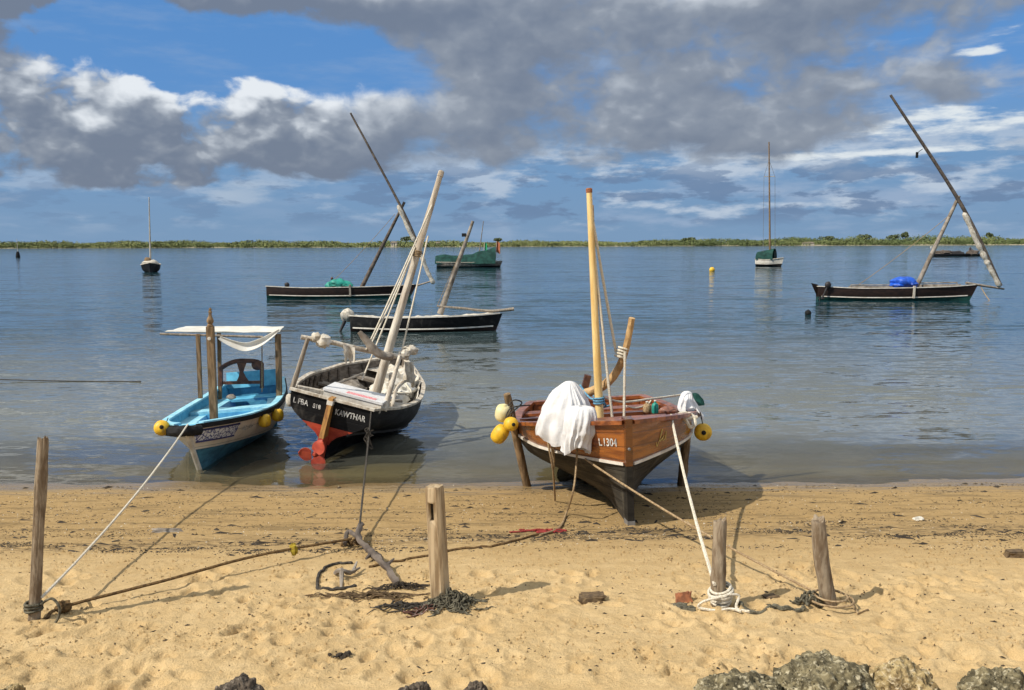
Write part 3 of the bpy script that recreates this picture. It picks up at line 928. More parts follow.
def build_sea():
    mb = MB()
    xs = [-6000, -400, -60, 60, 400, 6000]
    ys = [12.4, 60, 400, 6000]
    mb.sheet([[(x, y, 0.0) for x in xs] for y in ys])
    o = mb.build('sea', [], smooth=False)
    if o.data.polygons[0].normal.z < 0: o.data.flip_normals()
    tag(o, 'calm blue sea water rippled by the wind', None, None, 'structure')
    mt = bpy.data.materials.new('sea water'); mt.use_nodes = True
    s = NT(mt.node_tree); mt.node_tree.nodes.clear()
    out = s.n('ShaderNodeOutputMaterial')
    v = s.n('ShaderNodeTexCoord').outputs['Object']
    x, y, z = s.sep(v)
    big = s.noise(s.scale(v, 0.02, 0.07, 1), 1.0, 5, 0.6)             # patches of ruffled and calm water
    amp = s.smooth(big, 0.35, 0.66, 0.45, 1.0)
    amp = s.m('MULTIPLY', amp, s.smooth(y, 13.2, 18.0, 0.40, 1.0))
    # the slope of the ripples, from three sizes of wave
    def slope(sx, sy, sc, det):
        return s.vm('SUBTRACT', s.noise(s.scale(v, sx, sy, 1), sc, det, 0.6, 0.3, col=True), (0.5, 0.5, 0.5))
    s1 = slope(0.45, 1.5, 2.6, 3); s2 = slope(0.30, 1.1, 0.9, 3); s3 = slope(0.10, 0.45, 0.6, 2); s4 = slope(0.7, 1.5, 6.0, 2)
    sl = s.vm('ADD', s.vm('ADD', s.vm('MULTIPLY', s1, (0.34, 0.50, 0)), s.vm('MULTIPLY', s2, (0.26, 0.45, 0))), s.vm('ADD', s.vm('MULTIPLY', s3, (0.05, 0.22, 0)), s.vm('MULTIPLY', s4, (0.12, 0.20, 0))))
    sl = s.vm('MULTIPLY', sl, s.xyz(amp, amp, amp))
    nrm = s.vm('NORMALIZE', s.vm('ADD', sl, (0, 0, 1)))
    gl = s.n('ShaderNodeBsdfGlossy'); gl.inputs['Roughness'].default_value = 0.06
    s.put(gl.inputs['Color'], (0.92, 0.95, 1.0)); s.put(gl.inputs['Normal'], nrm)
    df = s.n('ShaderNodeBsdfDiffuse')
    far = s.smooth(y, 24.0, 60.0)
    body = s.mix(s.smooth(y, 15.0, 44.0), (0.165, 0.168, 0.138), (0.010, 0.042, 0.054))
    body = s.mix(s.m('MULTIPLY', far, s.smooth(big, 0.35, 0.65, 0, 0.7)), body, (0.020, 0.066, 0.078))
    s.put(df.inputs['Color'], body)
    tr = s.n('ShaderNodeBsdfTransparent'); s.put(tr.inputs['Color'], (0.86, 0.90, 0.84))
    mx = s.n('ShaderNodeMixShader')
    edge = s.m('ADD', y, s.m('MULTIPLY', s.m('SUBTRACT', s.noise(s.scale(v, 0.4, 1.4, 1), 1.0, 3), 0.5), 1.6))
    s.put(mx.inputs[0], s.smooth(edge, 13.5, 18.0, 0.10, 0.97))
    s.nt.links.new(tr.outputs[0], mx.inputs[1]); s.nt.links.new(df.outputs[0], mx.inputs[2])
    fr = s.n('ShaderNodeFresnel'); fr.inputs['IOR'].default_value = 1.33; s.put(fr.inputs['Normal'], nrm)
    m2 = s.n('ShaderNodeMixShader')
    s.nt.links.new(fr.outputs[0], m2.inputs[0]); s.nt.links.new(mx.outputs[0], m2.inputs[1]); s.nt.links.new(gl.outputs[0], m2.inputs[2])
    s.nt.links.new(m2.outputs[0], out.inputs[0])
    o.data.materials.append(mt)
build_sea()

# ------------------------------------------------------------------ the far shore
def build_far_shore():
    mb = MB()
    xs = np.linspace(-1500, 1500, 121)
    prof = [(870, -0.6), (886, 0.15), (905, 1.0), (940, 2.2), (1300, 3.5), (4000, 4.0)]
    rows = []
    for (yy, zz) in prof:
        rows.append([Vector((x, yy + 9 * math.sin(x * 0.011) + 5 * math.sin(x * 0.043 + 1), zz)) for x in xs])
    mb.sheet(rows)
    m_ = material('far shore sand', (0.50, 0.43, 0.31), 0.95, 0.2, 0.05, (1, 1, 1), (0.36, 0.31, 0.20))
    o = mb.build('far_shore', m_)
    if o.data.polygons[0].normal.z < 0: o.data.flip_normals()
    tag(o, 'low far shore across the channel with a pale beach', None, None, 'structure')
    # the belt of mangrove and scrub: leaf clumps over its whole depth
    rg = np.random.RandomState(12)
    vs_, fs = [], []
    def leafball(cx, cy, cz, rx, ry, rz, n, sz):
        for _ in range(n):
            d = rg.normal(size=3); d /= np.linalg.norm(d) + 1e-9
            rr = rg.uniform(0.35, 1.0) ** 0.5
            c = np.array([cx + d[0] * rx * rr, cy + d[1] * ry * rr, cz + abs(d[2]) * rz * rr if rz > 2 else cz + d[2] * rz * rr])
            a = rg.normal(size=3); a /= np.linalg.norm(a); b = np.cross(a, rg.normal(size=3)); b /= np.linalg.norm(b) + 1e-9
            s_ = sz * rg.uniform(0.6, 1.3)
            k = len(vs_)
            vs_.extend([tuple(c - a * s_ - b * s_ * 0.6), tuple(c + a * s_ - b * s_ * 0.6), tuple(c + a * s_ * 0.7 + b * s_), tuple(c - a * s_ * 0.7 + b * s_)])
            fs.append((k, k + 1, k + 2, k + 3))
    def height_at(x):
        px = 512 + x  # about one metre per pixel at 900 m
        return hermite([(-400, 6.5), (0, 6.2), (200, 6.4), (380, 5.6), (500, 5.6), (590, 4.8), (660, 5.4), (740, 7.0), (830, 7.2), (900, 9.0), (960, 8.6), (1020, 7.8), (1500, 7.5)], px)
    for k in range(3800):
        x = rg.uniform(-800, 800)
        px = 512 + x
        set_back = -7 if px < 600 else -5 if px < 790 else 3
        y = 882 + set_back + 9 * math.sin(x * 0.011) + 5 * math.sin(x * 0.043 + 1) + rg.uniform(0, 60)
        hh = 1.12 * height_at(x) * rg.uniform(0.80, 1.0) * (0.75 + 0.5 * (0.5 + 0.5 * math.sin(x * 0.07) * math.sin(x * 0.023 + 2))) * (0.6 + 0.4 * min(1, (y - 882 - set_back) / 25))
        leafball(x, y, 0.4, rg.uniform(4, 9), rg.uniform(3, 6), hh, 56, 0.48)
    me = bpy.data.meshes.new('mangrove_scrub'); me.from_pydata(vs_, [], fs)
    mt = bpy.data.materials.new('mangrove leaves'); mt.use_nodes = True
    s = NT(mt.node_tree); p = mt.node_tree.nodes['Principled BSDF']
    v = s.n('ShaderNodeTexCoord').outputs['Object']
    c = s.mix(s.smooth(s.noise(s.scale(v, 0.03, 0.05, 0.06), 1.0, 4, 0.6), 0.38, 0.62), (0.125, 0.150, 0.062), (0.215, 0.235, 0.095))  # greens slightly greyed: distance haze put into the leaf colour
    c = s.mix(s.smooth(s.noise(v, 0.5, 2), 0.4, 0.7, 0, 0.25), c, (0.095, 0.120, 0.052))
    x_, y_, z_ = s.sep(v)
    c = s.mix(s.m('MULTIPLY', s.smooth(x_, 60, 200), s.smooth(s.noise(s.scale(v, 0.02, 0.02, 0), 1.0, 3), 0.42, 0.55, 0.2, 0.8)), c, (0.085, 0.115, 0.048))
    s.put(p.inputs['Base Color'], c); p.inputs['Roughness'].default_value = 0.8; p.inputs['Specular IOR Level'].default_value = 0.05
    s.put(p.inputs['Normal'], s.vm('NORMALIZE', s.vm('ADD', s.vm('MULTIPLY', s.n('ShaderNodeNewGeometry').outputs['Normal'], (0.45, 0.45, 0.45)), (-0.2, -0.4, 0.75))))
    me.materials.append(mt)
    o = bpy.data.objects.new('mangrove_scrub', me); col.objects.link(o)
    tag(o, 'long belt of green mangrove and scrub along the far shore', 'scrub', None, 'stuff')
    # taller trees that stand out of the belt
    trunk_m = material('far trunk bark', (0.12, 0.09, 0.06), 0.9, 0.2, 3)
    leaf_m = material('far tree leaves', (0.115, 0.14, 0.06), 0.8, 0.3, 0.6, (1, 1, 1), (0.075, 0.10, 0.045))
    specs = [(406, 241, 10.5, 8, 'broad round tree rising above the scrub behind the leaning bleached mast', 1.0),
             (498, 241, 8.0, 5, 'dark low dome tree above the scrub beside the orange flag', 0.6),
             (864, 239, 11.0, 9, 'dark umbrella tree on far shore just left of the crossing spars', 0.55),
             (905, 237, 13.5, 5, 'tall slim tree standing above the far right scrub between raking spars', 0.8),
             (893, 238, 11.0, 10, 'wide flat dark tree on far shore left of the tall slim one', 0.5),
             (990, 238, 12.5, 4, 'lone tall tree poking above the scrub at the far right', 0.8),
             (827, 240, 9.0, 9, 'rounded dark tree on far shore above the small pale house', 0.6),
             (690, 241, 8.0, 9, 'spreading low tree on far shore left of the distant sloop', 0.5)]
    for (px, py, h, wd, lab, asp) in specs:
        base = at(px, 243, 925); x, y = base.x, 925; h *= 0.86
        t = thing('shore_tree', lab, 'tree', (x, y, 1.8))
        m1 = MB(); m1.tube(cr([(0, 0, -0.6), (0.3, 0, h * 0.3), (0.1, 0.2, h * 0.7)], 4), [0.5, 0.45, 0.4, 0.36, 0.33, 0.3, 0.27, 0.24, 0.2], 7)
        for a in range(4):
            an = a * 1.6
            m1.tube([(0.2, 0, h * 0.45), (math.cos(an) * wd * 0.3, math.sin(an) * wd * 0.3, h * 0.75)], [0.25, 0.1], 5)
        m1.build('trunk', trunk_m, t)
        vs_, fs = [], []
        for c_ in range(9):
            an = rg.uniform(0, 6.28); q_ = rg.uniform(0, 0.75)
            leafball(math.cos(an) * wd * q_, math.sin(an) * wd * q_ * 0.6, h * rg.uniform(0.62, 0.86), wd * 0.42, wd * 0.35, min(1.95, h * 0.16 * (0.6 + asp)), 60, 0.55)
        me = bpy.data.meshes.new('crown'); me.from_pydata(vs_, [], fs); me.materials.append(leaf_m)
        o = bpy.data.objects.new('crown', me); col.objects.link(o); o.parent = t
    # small pale houses on the far shore
    hw = material('far house wall', (0.68, 0.62, 0.52), 0.9, 0.1, 1); hr = material('far house thatch', (0.22, 0.18, 0.13), 0.9, 0.2, 1)
    hd = material('far house opening', (0.04, 0.04, 0.04), 0.8, 0.1, 1)
    for (px, wd, hh, yy, lab) in ((808, 11, 2.2, 892, 'long low pale house on the far beach right of the sloop'),
                                  (394, 6, 4.0, 884, 'small white house among the far scrub beside the leaning bleached mast'),
                                  (438, 3.5, 3.5, 884, 'tiny white hut at the far waterline behind the tarped boat')):
        b = at(px, 243, yy)
        t = thing('shore_house', lab, 'house', (b.x, yy, 0.3))
        MB().box((0, 0, hh / 2), (wd, 5, hh)).build('wall', hw, t, smooth=False)
        m1 = MB(); a, d = wd / 2 + 0.5, 3.0
        m1.add([(-a, -d, hh + .003), (a, -d, hh + .003), (a, d, hh + .003), (-a, d, hh + .003), (-a * .7, 0, hh + 1.3), (a * .7, 0, hh + 1.3)],
               [(0, 1, 5, 4), (1, 2, 5), (2, 3, 4, 5), (3, 0, 4), (3, 2, 1, 0)])
        m1.build('roof', hr, t, smooth=False)
        MB().box((0.1 * wd, -2.52, hh * 0.42), (0.9, 0.08, hh * 0.8)).build('door', hd, t, smooth=False)
        MB().box((-0.25 * wd, -2.52, hh * 0.55), (0.8, 0.08, hh * 0.4)).build('window', hd, t, smooth=False)
build_far_shore()
def boat_rot(theta, heel=0.0, trim=0.0):
    return (Matrix.Rotation(R(theta), 3, 'Z') @ Matrix.Rotation(R(heel), 3, 'X') @ Matrix.Rotation(R(trim), 3, 'Y'))
def spar(a, b, r0, r1, mid=None, wob=0.06, n=10):
    pts = cr([a] + ([mid] if mid else []) + [b], 8)
    m = len(pts)
    return MB().tube(pts, [r0 + (r1 - r0) * i / (m - 1) for i in range(m)], n, wob=wob, seed=r0 * 77, wscale=m * 0.3)

# ================================================================== the varnished boat on the sand
HA = Hull(4.4, [(0, 0.95), (.25, 1.2), (.5, 1.26), (.7, 1.12), (.84, .80), (.94, .38), (1, .045)],
          [(0, 0.90), (.3, 0.92), (.55, 1.06), (.75, 1.22), (.9, 1.34), (1, 1.42)],
          [(0, -.13), (.5, -.04), (.9, .05), (1, .09)],
          [(0, 0), (.15, .14), (.4, .55), (.65, .9), (.85, 1), (1, 1.02)],
          [(0, 0), (.15, .18), (.4, .60), (.65, .92), (.85, 1), (1, 1.02)],
          [(0, 0), (.17, .10), (.44, .36), (.66, .78), (.8, .93), (1, 1.0)], rake=0.12)
HA.warp = (0.7, lambda st: max(0.55, min(0.86, (0.90 - hermite(HA.zk, st)) / (hermite(HA.zg, st) - hermite(HA.zk, st)))))
bA = thing('sailing_boat', 'varnished orange-brown wooden sailing boat with a dark bottom beached on the sand', 'sailing boat',
           (1.32, 15.28, 0.0), boat_rot(-88, 3.0))
MA = MW[bA.name]
def la(p): return MA.inverted() @ Vector(p)
HA.shell([(0.7, 0), (1.0, 1)], 0.05, 0.55).build('hull', [BOTTOM_DK, VARNISH, VARNISH_D], bA)
HA.strip(0.70, 0.028, 0.036, 0.0, 0.995, off=0.008).build('waterline_stripe', WHITE_PAINT, bA)
HA.strip(1.0, 0.13, 0.05, 0.0, 1.0, off=-0.01, dz=0.02, stern=True).build('gunwale', VARNISH_D, bA)
# the stem post, its lower half tarred and shod with metal
def stem_pts(t0, t1, fx, n=6):
    return [HA.P(1, t0 + (t1 - t0) * i / n, 1) * 1.0 for i in range(n + 1)]
def stem_piece(t0, t1, w_, d0, d1):
    mb = MB(); vs_, fs = [], []
    n = 8
    for i in range(n + 1):
        t = t0 + (t1 - t0) * i / n
        p = HA.P(1, t, 1); d = d0 + (d1 - d0) * i / n
        for (x, y) in ((-0.10, -w_), (d, -w_ * .7), (d, w_ * .7), (-0.10, w_)):
            vs_.append(Vector((p.x + x, y, p.z)))
    for i in range(n):
        for k in range(4):
            k2 = (k + 1) % 4
            fs.append((i * 4 + k, i * 4 + k2, (i + 1) * 4 + k2, (i + 1) * 4 + k))
    fs += [(3, 2, 1, 0), (n * 4, n * 4 + 1, n * 4 + 2, n * 4 + 3)]
    return mb.add(vs_, fs)
stem = stem_piece(0.685, 1.04, 0.062, 0.05, 0.09).build('stem_post', VARNISH, bA, smooth=False)
MB().lathe(HA.P(1, 0.82, 1) + Vector((0.065, -0.045, 0)), (1, 0, 0), [(0.02, 0), (0.02, 0.02), (0.012, 0.03)], 8).build('eye_bolt', METAL_GR, stem)
stem_piece(0.0, 0.68, 0.058, 0.07, 0.05).build('forefoot', BOTTOM_DK, bA, smooth=False)
stem_piece(-0.012, 0.075, 0.066, 0.085, 0.08).build('keel_shoe', METAL_GR, bA, smooth=False)
HA.floor(0.93, 0.06, 0.50, 0.955, camber=0.05).build('foredeck', DECK_BR, bA)
HA.floor(0.72, 0.06, 0.02, 0.50).build('floorboards', DECK_BR, bA)
def cross(h, st, t, wd, ht, dz=0.0, inset=0.05):
    return MB().bar(h.P(st, t, 1, inset) + Vector((0, 0, dz)), h.P(st, t, -1, inset) + Vector((0, 0, dz)), wd, ht)
cross(HA, 0.505, 0.985, 0.07, 0.16).build('deck_coaming', VARNISH, bA, smooth=False)
cross(HA, 0.875, 1.0, 0.16, 0.10, 0.0, 0.08).build('breast_beam', VARNISH_D, bA, smooth=False)
for st in (0.16, 0.34):
    cross(HA, st, 0.92, 0.24, 0.04).build('thwart', VARNISH_D, bA, smooth=False)
for side in (1, -1):
    for st in (0.1, 0.22, 0.34, 0.45):
        MB().bar(HA.P(st, 0.74, side, 0.065), HA.P(st, 0.98, side, 0.065), 0.05, 0.04, up=Vector((1, 0, 0))).build('rib', VARNISH_D, bA, smooth=False)
m0, m1 = at(600, 424, 12.0), at(589, 189, 12.0)
mast = spar(la(m0 + (m0 - m1).normalized() * 0.35), la(m1), 0.062, 0.038, wob=0.04, n=14).build('mast', MAST_YEL, bA)
mh = MB().lathe(la(m0.lerp(m1, 0.985)), la(m1) - la(m0), [(0.043, 0), (0.043, 0.05), (0.03, 0.06)], 12).build('mast_cap', RUST, mast)
ml = MB()
ml.tube([la(m0.lerp(m1, 0.085 + i * 0.0009) + Vector((math.cos(i * math.pi / 6) * 0.07, math.sin(i * math.pi / 6) * 0.07, 0))) for i in range(43)], 0.013, 6)
ml.build('mast_lashing', ROPE_BLUE, mast)
letter(bA, 'registration_letter', 'L', 0.13, HA.writer(HA.find_st(MA, .82, -1, 599.5, .6), 0.83, -1, 0.008), LETTER, 0.8)
letter(bA, 'registration_number', '1304', 0.14, HA.writer(HA.find_st(MA, .82, -1, 603.5, .6), 0.83, -1, 0.008), LETTER, 0.72)
sw = HA.writer(0.93, 0.80, 1, 0.006)
sc = MB()
for poly in ([(0.0, 0.02), (0.03, -0.03), (0.05, 0.03), (0.09, 0.13), (0.08, 0.14), (0.06, 0.06), (0.07, 0.02), (0.10, 0.05)],
             [(0.10, 0.04), (0.13, 0.08), (0.11, 0.03), (0.14, 0.02), (0.16, 0.06), (0.17, 0.12), (0.165, 0.05), (0.18, 0.02)], [(0.135, 0.115), (0.14, 0.12), (0.145, 0.118)]):
    sc.tube([sw(u * 1.25, v * 1.25) for u, v in [(p.x, p.y) for p in cr([Vector((a, b, 0)) for a, b in poly], 5)]], 0.0045, 5)
sc.build('name_script', SCRIPT_Y, bA)
# curved timber boom lashed behind the mast
boom = MB().tube(cr([at(584, 394, 12.35), at(603, 386, 12.3), at(617, 371, 12.2), at(626, 348, 12.1), at(632, 318, 12.0)], 6), [0.068 - 0.0011 * i for i in range(25)], 10, wob=0.12, seed=3, wscale=9).build('boom', GOLD_TIMBER, bA, world=True)
bl = MB()
ax = Vector((0.35, 0, 1)).normalized(); u = ax.orthogonal().normalized(); v_ = ax.cross(u)
bl.tube([at(619.5, 358, 12.15).lerp(at(624, 347, 12.12), i / 40) + (u * math.cos(i * math.pi / 5) + v_ * math.sin(i * math.pi / 5)) * 0.072 for i in range(41)], 0.017, 6)
bl.build('boom_lashing', ROPE_W, bA, world=True)
MB().bar(at(583, 395, 12.5), at(588, 375, 12.5), 0.09, 0.12, up=Vector((0, 1, 0))).build('boom_chock', CARVED, bA, smooth=False, world=True)

# running rigging of that boat
rope('halyard', 'white halyard rope from the mast head down to the deck right of the mast', sagline(at(592, 232, 12.0), at(613, 424, 12.0), 0.01), 0.019, ROPE_W)
rope('backstay', 'white rope from the yellow mast head to the curved wooden boom', sagline(at(593, 222, 12.0), at(616, 352, 12.15), 0.01), 0.019, ROPE_W)
rope('boom_line', 'short white rope hanging from the curved boom down to the deck', sagline(at(625, 352, 12.05), at(624, 423, 12.0), 0.005), 0.018, ROPE_W)
rope('mast_line', 'thin pale line lying along the back of the yellow mast', sagline(at(593, 205, 12.12), at(600, 385, 12.2), 0.005), 0.009, ROPE_TAN)
rope('deck_rope', 'white rope sagging from the yellow mast across the deck to the right quarter', cr([at(600, 396, 12.1), at(622, 402, 12.6), at(650, 399, 13.2), at(680, 395, 13.8), at(690, 393, 13.9)], 6), 0.016, ROPE_W)
rope('tail_rope', 'white rope tail tied in loops on the far gunwale rail', cr([at(652, 398, 13.4), at(648, 404, 13.3), at(636, 408, 12.9), at(626, 406, 12.6)], 5), 0.013, ROPE_W)

# the white cover hung over the port bow
def drape(name, label, apex, axis_pts, radii, pleats, amp, mt, low, seed):
    """cloth hung from a peak: rings down an axis, pleated, with an uneven hem"""
    P = []
    n = 120
    axis_pts = cr(axis_pts, 4)
    rr_ = [r for r in radii]
    radii = [(hermite([(k, r[0]) for k, r in enumerate(rr_)], i / 4), hermite([(k, r[1]) for k, r in enumerate(rr_)], i / 4)) for i in range(4 * (len(rr_) - 1) + 1)]
    m = len(axis_pts)
    for j in range(n + 1):
        a = 2 * math.pi * j / n
        row = []
        for i in range(m):
            t = i / (m - 1)
            rx, ry = radii[i]
            aa = a + 0.5 * math.sin(a * 2 + seed) + 0.25 * math.sin(a * 3 - seed * 2) + 0.12 * math.sin(t * 4 + seed)
            g = t ** 0.7
            fold = 1 + amp * g * (1.45 - 2.2 * abs(math.sin(aa * pleats / 2 + seed)) ** 0.7 + 0.7 * math.sin(aa * (pleats * 2 + 1) + t * 2)) + 0.16 * mnoise.noise(Vector((math.cos(a) * 1.5, math.sin(a) * 1.5, t * 3 + seed))) + 0.05 * mnoise.noise(Vector((math.cos(a) * 6, math.sin(a) * 6, t * 9 + seed))) - 0.34 * g * abs(mnoise.noise(Vector((math.cos(a) * 2.2 + seed, math.sin(a) * 2.2, t * 3.2 + a * 0.3)))) + 0.08 * g
            c = Vector(axis_pts[i])
            dz = -low(a) * t * t
            row.append(c + Vector((math.cos(a) * rx * fold, math.sin(a) * ry * fold, dz)))
        P.append(row)
    mb = MB().sheet(P, 0.006)
    o = mb.build(name, mt, loc=apex)
    return tag(o, label, 'tarpaulin')
d0 = 11.52
axp = [at(569, 381, d0), at(569, 383, d0), at(568, 390, d0), at(567, 400, d0), at(566, 411, d0), at(566, 422, d0), at(567, 433, d0)]
drape('boat_cover', 'white tarpaulin draped over the left bow of the varnished beached boat', axp[0], axp,
      [(0.02, 0.02), (0.085, 0.07), (0.175, 0.15), (0.26, 0.23), (0.325, 0.29), (0.36, 0.33), (0.38, 0.34)], 7, 0.085, TARP_WHITE, lambda a: 0.02 + 0.11 * max(0, -math.sin(a - 0.35)) + 0.03 * math.sin(a * 5), 1.3)
axq = [at(581, 406, 11.18), at(581, 408, 11.16), at(580, 419, 11.12), at(579, 430, 11.10), at(577, 440, 11.10), at(576, 450, 11.10)]
drape('cloth_bundle', 'lumpy white cloth hanging at the lower right of the draped white boat cover', axq[0], axq,
      [(0.03, 0.03), (0.16, 0.12), (0.205, 0.15), (0.20, 0.15), (0.185, 0.14), (0.16, 0.12)], 4, 0.10, TARP_WHITE, lambda a: 0.06 * math.sin(a * 2 + 1), 4.1)

# fenders
def fender(name, label, c, r, axis, mt, cord_to=None, group=None, long=1.25):
    c = Vector(c)
    t = thing(name, label, 'fender', c, None, group)
    ax = Vector(axis).normalized()
    prof = [(0.02, -long), (0.45, -long * 0.97), (0.80, -long * 0.78), (0.96, -long * 0.45), (1.0, 0), (0.96, long * 0.45), (0.80, long * 0.78), (0.45, long * 0.97), (0.02, long)]
    MB().lathe((0, 0, 0), ax, [(a * r, b * r) for a, b in prof], 18).build('body', mt, t)
    MB().lathe(ax * long * r * 0.93, ax, [(0.26 * r, 0), (0.26 * r, 0.14 * r), (0.18 * r, 0.2 * r)], 12).build('eye', BLACK_RUB if mt is not PALE_F else mt, t)
    if cord_to is not None:
        MB().tube(cr([ax * long * r, (Vector(cord_to) - c) * 0.6 + Vector((0.01, 0, 0)), Vector(cord_to) - c], 4), 0.008, 5).build('cord', ROPE_DK, t)
    return t
fender('boat_fender', 'large yellow fender hanging lowest at the left end of the varnished boat', at(500, 434, 12.5), 0.115, (0.5, -0.2, 0.75), YELLOW_F, at(512, 408, 12.5), long=1.2)
fender('boat_fender', 'faded cream fender uppermost at the left end of the varnished boat', at(503, 413, 12.6), 0.115, (0.2, -0.3, 1), PALE_F, at(512, 404, 12.55), long=1.1)
fender('boat_fender', 'smaller yellow fender with a dark hole between the cream and the large yellow one', at(511, 424, 12.35), 0.10, (0.35, -0.93, 0.1), YELLOW_F, at(513, 406, 12.45), long=1.0)
fender('boat_fender', 'round yellow fender hanging at the right quarter of the varnished boat', at(703, 432, 12.4), 0.125, (-0.1, -1, 0.1), YELLOW_F, at(700, 412, 12.4), long=0.75)
rope('fender_lanyard', 'tangle of dark cord holding the fenders at the left gunwale', cr([at(508, 406, 12.5), at(514, 400, 12.5), at(522, 403, 12.6), at(512, 412, 12.4), at(506, 418, 12.4), at(511, 408, 12.45), at(530, 405, 12.7)], 5), 0.010, ROPE_DK)
# stakes that prop the hull up
def stake(name, label, a, b, r0, r1, mt, n=12, wob=0.16, seed=0.0, top=0.9, mid=None, cat='stake'):
    a, b = Vector(a), Vector(b)
    pts = cr([a - (b - a).normalized() * 0.25, a] + ([Vector(mid)] if mid else []) + [b], 7)
    m = len(pts)
    rs = [r0 + (r1 - r0) * i / (m - 1) for i in range(m)]
    rs[-1] *= top
    mb = MB().tube(pts, rs, n, wob=wob, seed=seed, wscale=3.0)
    o = mb.build(name, mt, loc=a)
    return tag(o, label, cat)
stake('prop_stake', 'brown timber stake propping the left side of the varnished boat', gp(527, 486), at(507, 394, 12.75), 0.064, 0.058, WOOD_BROWN, seed=4)
stake('prop_stake', 'dark timber stake in shade propping the right side of the varnished boat', gp(682, 485), at(687, 426, 12.9), 0.075, 0.065, WOOD_BROWN, seed=9)
# things on its deck
t = drape('cloth_bundle', 'white cloth heaped on the right quarter rail of the varnished boat', at(688, 391, 13.0), [at(687, 391, 13.0), at(687, 393, 13.0), at(687, 399, 12.95), at(689, 406, 12.9), at(692, 413, 12.85)],
          [(0.02, 0.02), (0.07, 0.06), (0.10, 0.09), (0.13, 0.10), (0.15, 0.11)], 5, 0.2, TARP_WHITE, lambda a: 0.10 * math.cos(a * 2.0 + 0.3), 2.2)
drape('dark_rag', 'dark blue green rag beside the white cloth on the right quarter', at(695, 393, 13.2), [at(695, 393, 13.2), at(695, 394, 13.2), at(697, 399, 13.2), at(698, 405, 13.15)],
      [(0.01, 0.01), (0.05, 0.05), (0.08, 0.07), (0.09, 0.07)], 3, 0.1, GREEN_TARP, lambda a: 0.0, 0.4)
def bottle(name, label, c, r, h, mt, cat):
    t = thing(name, label, cat, c)
    MB().lathe((0, 0, 0), (0, 0, 1), [(r * .9, 0), (r, h * .08), (r, h * .6), (r * .75, h * .75), (r * .32, h * .84), (r * .32, h * .95)], 12).build('body', mt, t)
    MB().lathe((0, 0, h * .952), (0, 0, 1), [(r * .38, 0), (r * .38, h * .08), (r * .3, h * .09)], 10).build('cap', WHITE_PAINT, t)
bottle('plastic_bottle', 'small blue green bottle standing on the brown deck of the varnished boat', at(655, 413, 12.7), 0.05, 0.18, TEAL_TARP, 'bottle')
bottle('jerry_bottle', 'tan bottle standing left of the blue green one on the deck', at(647, 412, 12.8), 0.06, 0.15, ROPE_TAN, 'bottle')
tag(MB().ball(at(668, 411, 12.9), (0.16, 0.12, 0.07), 12, wob=0.3, seed=3).build('brown_sack', DECK_BR, loc=at(668, 411, 12.9)), 'red brown sack slumped on the deck behind the bottles', 'sack')
rope('rope_coil', 'coil of white mooring rope on the right gunwale above the thick white rope', cr([at(672, 424, 11.6), at(676, 416, 11.7), at(684, 413, 11.8), at(693, 416, 11.8), at(695, 424, 11.7), at(690, 427, 11.7), at(685, 419, 11.7), at(676, 415, 11.75), at(671, 419, 11.6), at(680, 419, 11.7), at(697, 417, 11.8)], 6), 0.024, ROPE_W)
rope('cord_bundle', 'pale blue cord bundled beside the mast foot', cr([at(580, 385, 12.4), at(590, 398, 12.2), at(600, 400, 12.0), at(606, 406, 12.1), at(596, 409, 12.15), at(612, 405, 12.3)], 5), 0.014, ROPE_BLUE)

# ================================================================== the black boat seen from astern
HB = Hull(4.35, [(0, .725), (.22, .98), (.45, 1.08), (.7, .93), (.88, .52), (1, .05)],
          [(0, .93), (.3, .82), (.55, .80), (.8, .88), (1, 1.02)],
          [(0, -.14), (.5, -.28), (1, -.15)],
          [(0, .03), (.2, .05), (.36, .14), (.52, .50), (.66, .82), (.78, .96), (1, 1)],
          [(0, 0), (.15, .3), (.4, .72), (.65, .94), (.85, 1), (1, 1)],
          [(0, 0), (.25, .16), (.5, .42), (.75, .75), (1, 1)], rake=0.5, srake=0.1)
bB = thing('fishing_boat', 'black wooden boat with a red bottom and leaning bleached mast seen from its stern', 'fishing boat', (-3.22, 15.0, 0.09), boat_rot(83.5, 13.5))
MBm = MW[bB.name]
def lb(p): return MBm.inverted() @ Vector(p)
HB.shell([(0.42, 3), (0.52, 2), (1.0, 1)], 0.05, 0.42, tr_bands=[(0.26, 3), (0.56, 0), (1.0, 1)]).build('hull', [RED_PAINT, BLACK_HULL, GREY_BAND, BLACK_HULL, INNER_B], bB)  # lowest bands black: shade under the boat put into the paint
HB.strip(1.0, 0.08, 0.04, 0.0, 0.99, off=-0.02, dz=0.018, stern=True).build('gunwale', WOOD_PALE, bB)
HB.strip(0.5, 0.03, 0.045, 0.0, 0.97, off=0.012).build('rubbing_strake', GREY_BAND, bB)
HB.floor(0.44, 0.06, 0.0, 0.96).build('floorboards', INNER_B, bB)
for side in (1, -1):
    HB.strip(0.72, 0.05, 0.10, 0.03, 0.9, off=-0.075, sides=(side,)).build('stringer', INNER_B, bB)
    for k in range(12):
        st = 0.06 + k * 0.07
        mbr = MB()
        mbr.tube([HB.P(st, t, side, 0.075) for t in (0.46, 0.58, 0.7, 0.82, 0.97)], 0.032, 6)
        mbr.build('rib', INNER_B, bB)
for st in (0.32, 0.55, 0.78):
    cross(HB, st, 0.80, 0.26, 0.045).build('thwart', WOOD_GREY_H, bB, smooth=False)
HB.floor(0.88, 0.06, 0.84, 0.985).build('foredeck', WOOD_PALE, bB)
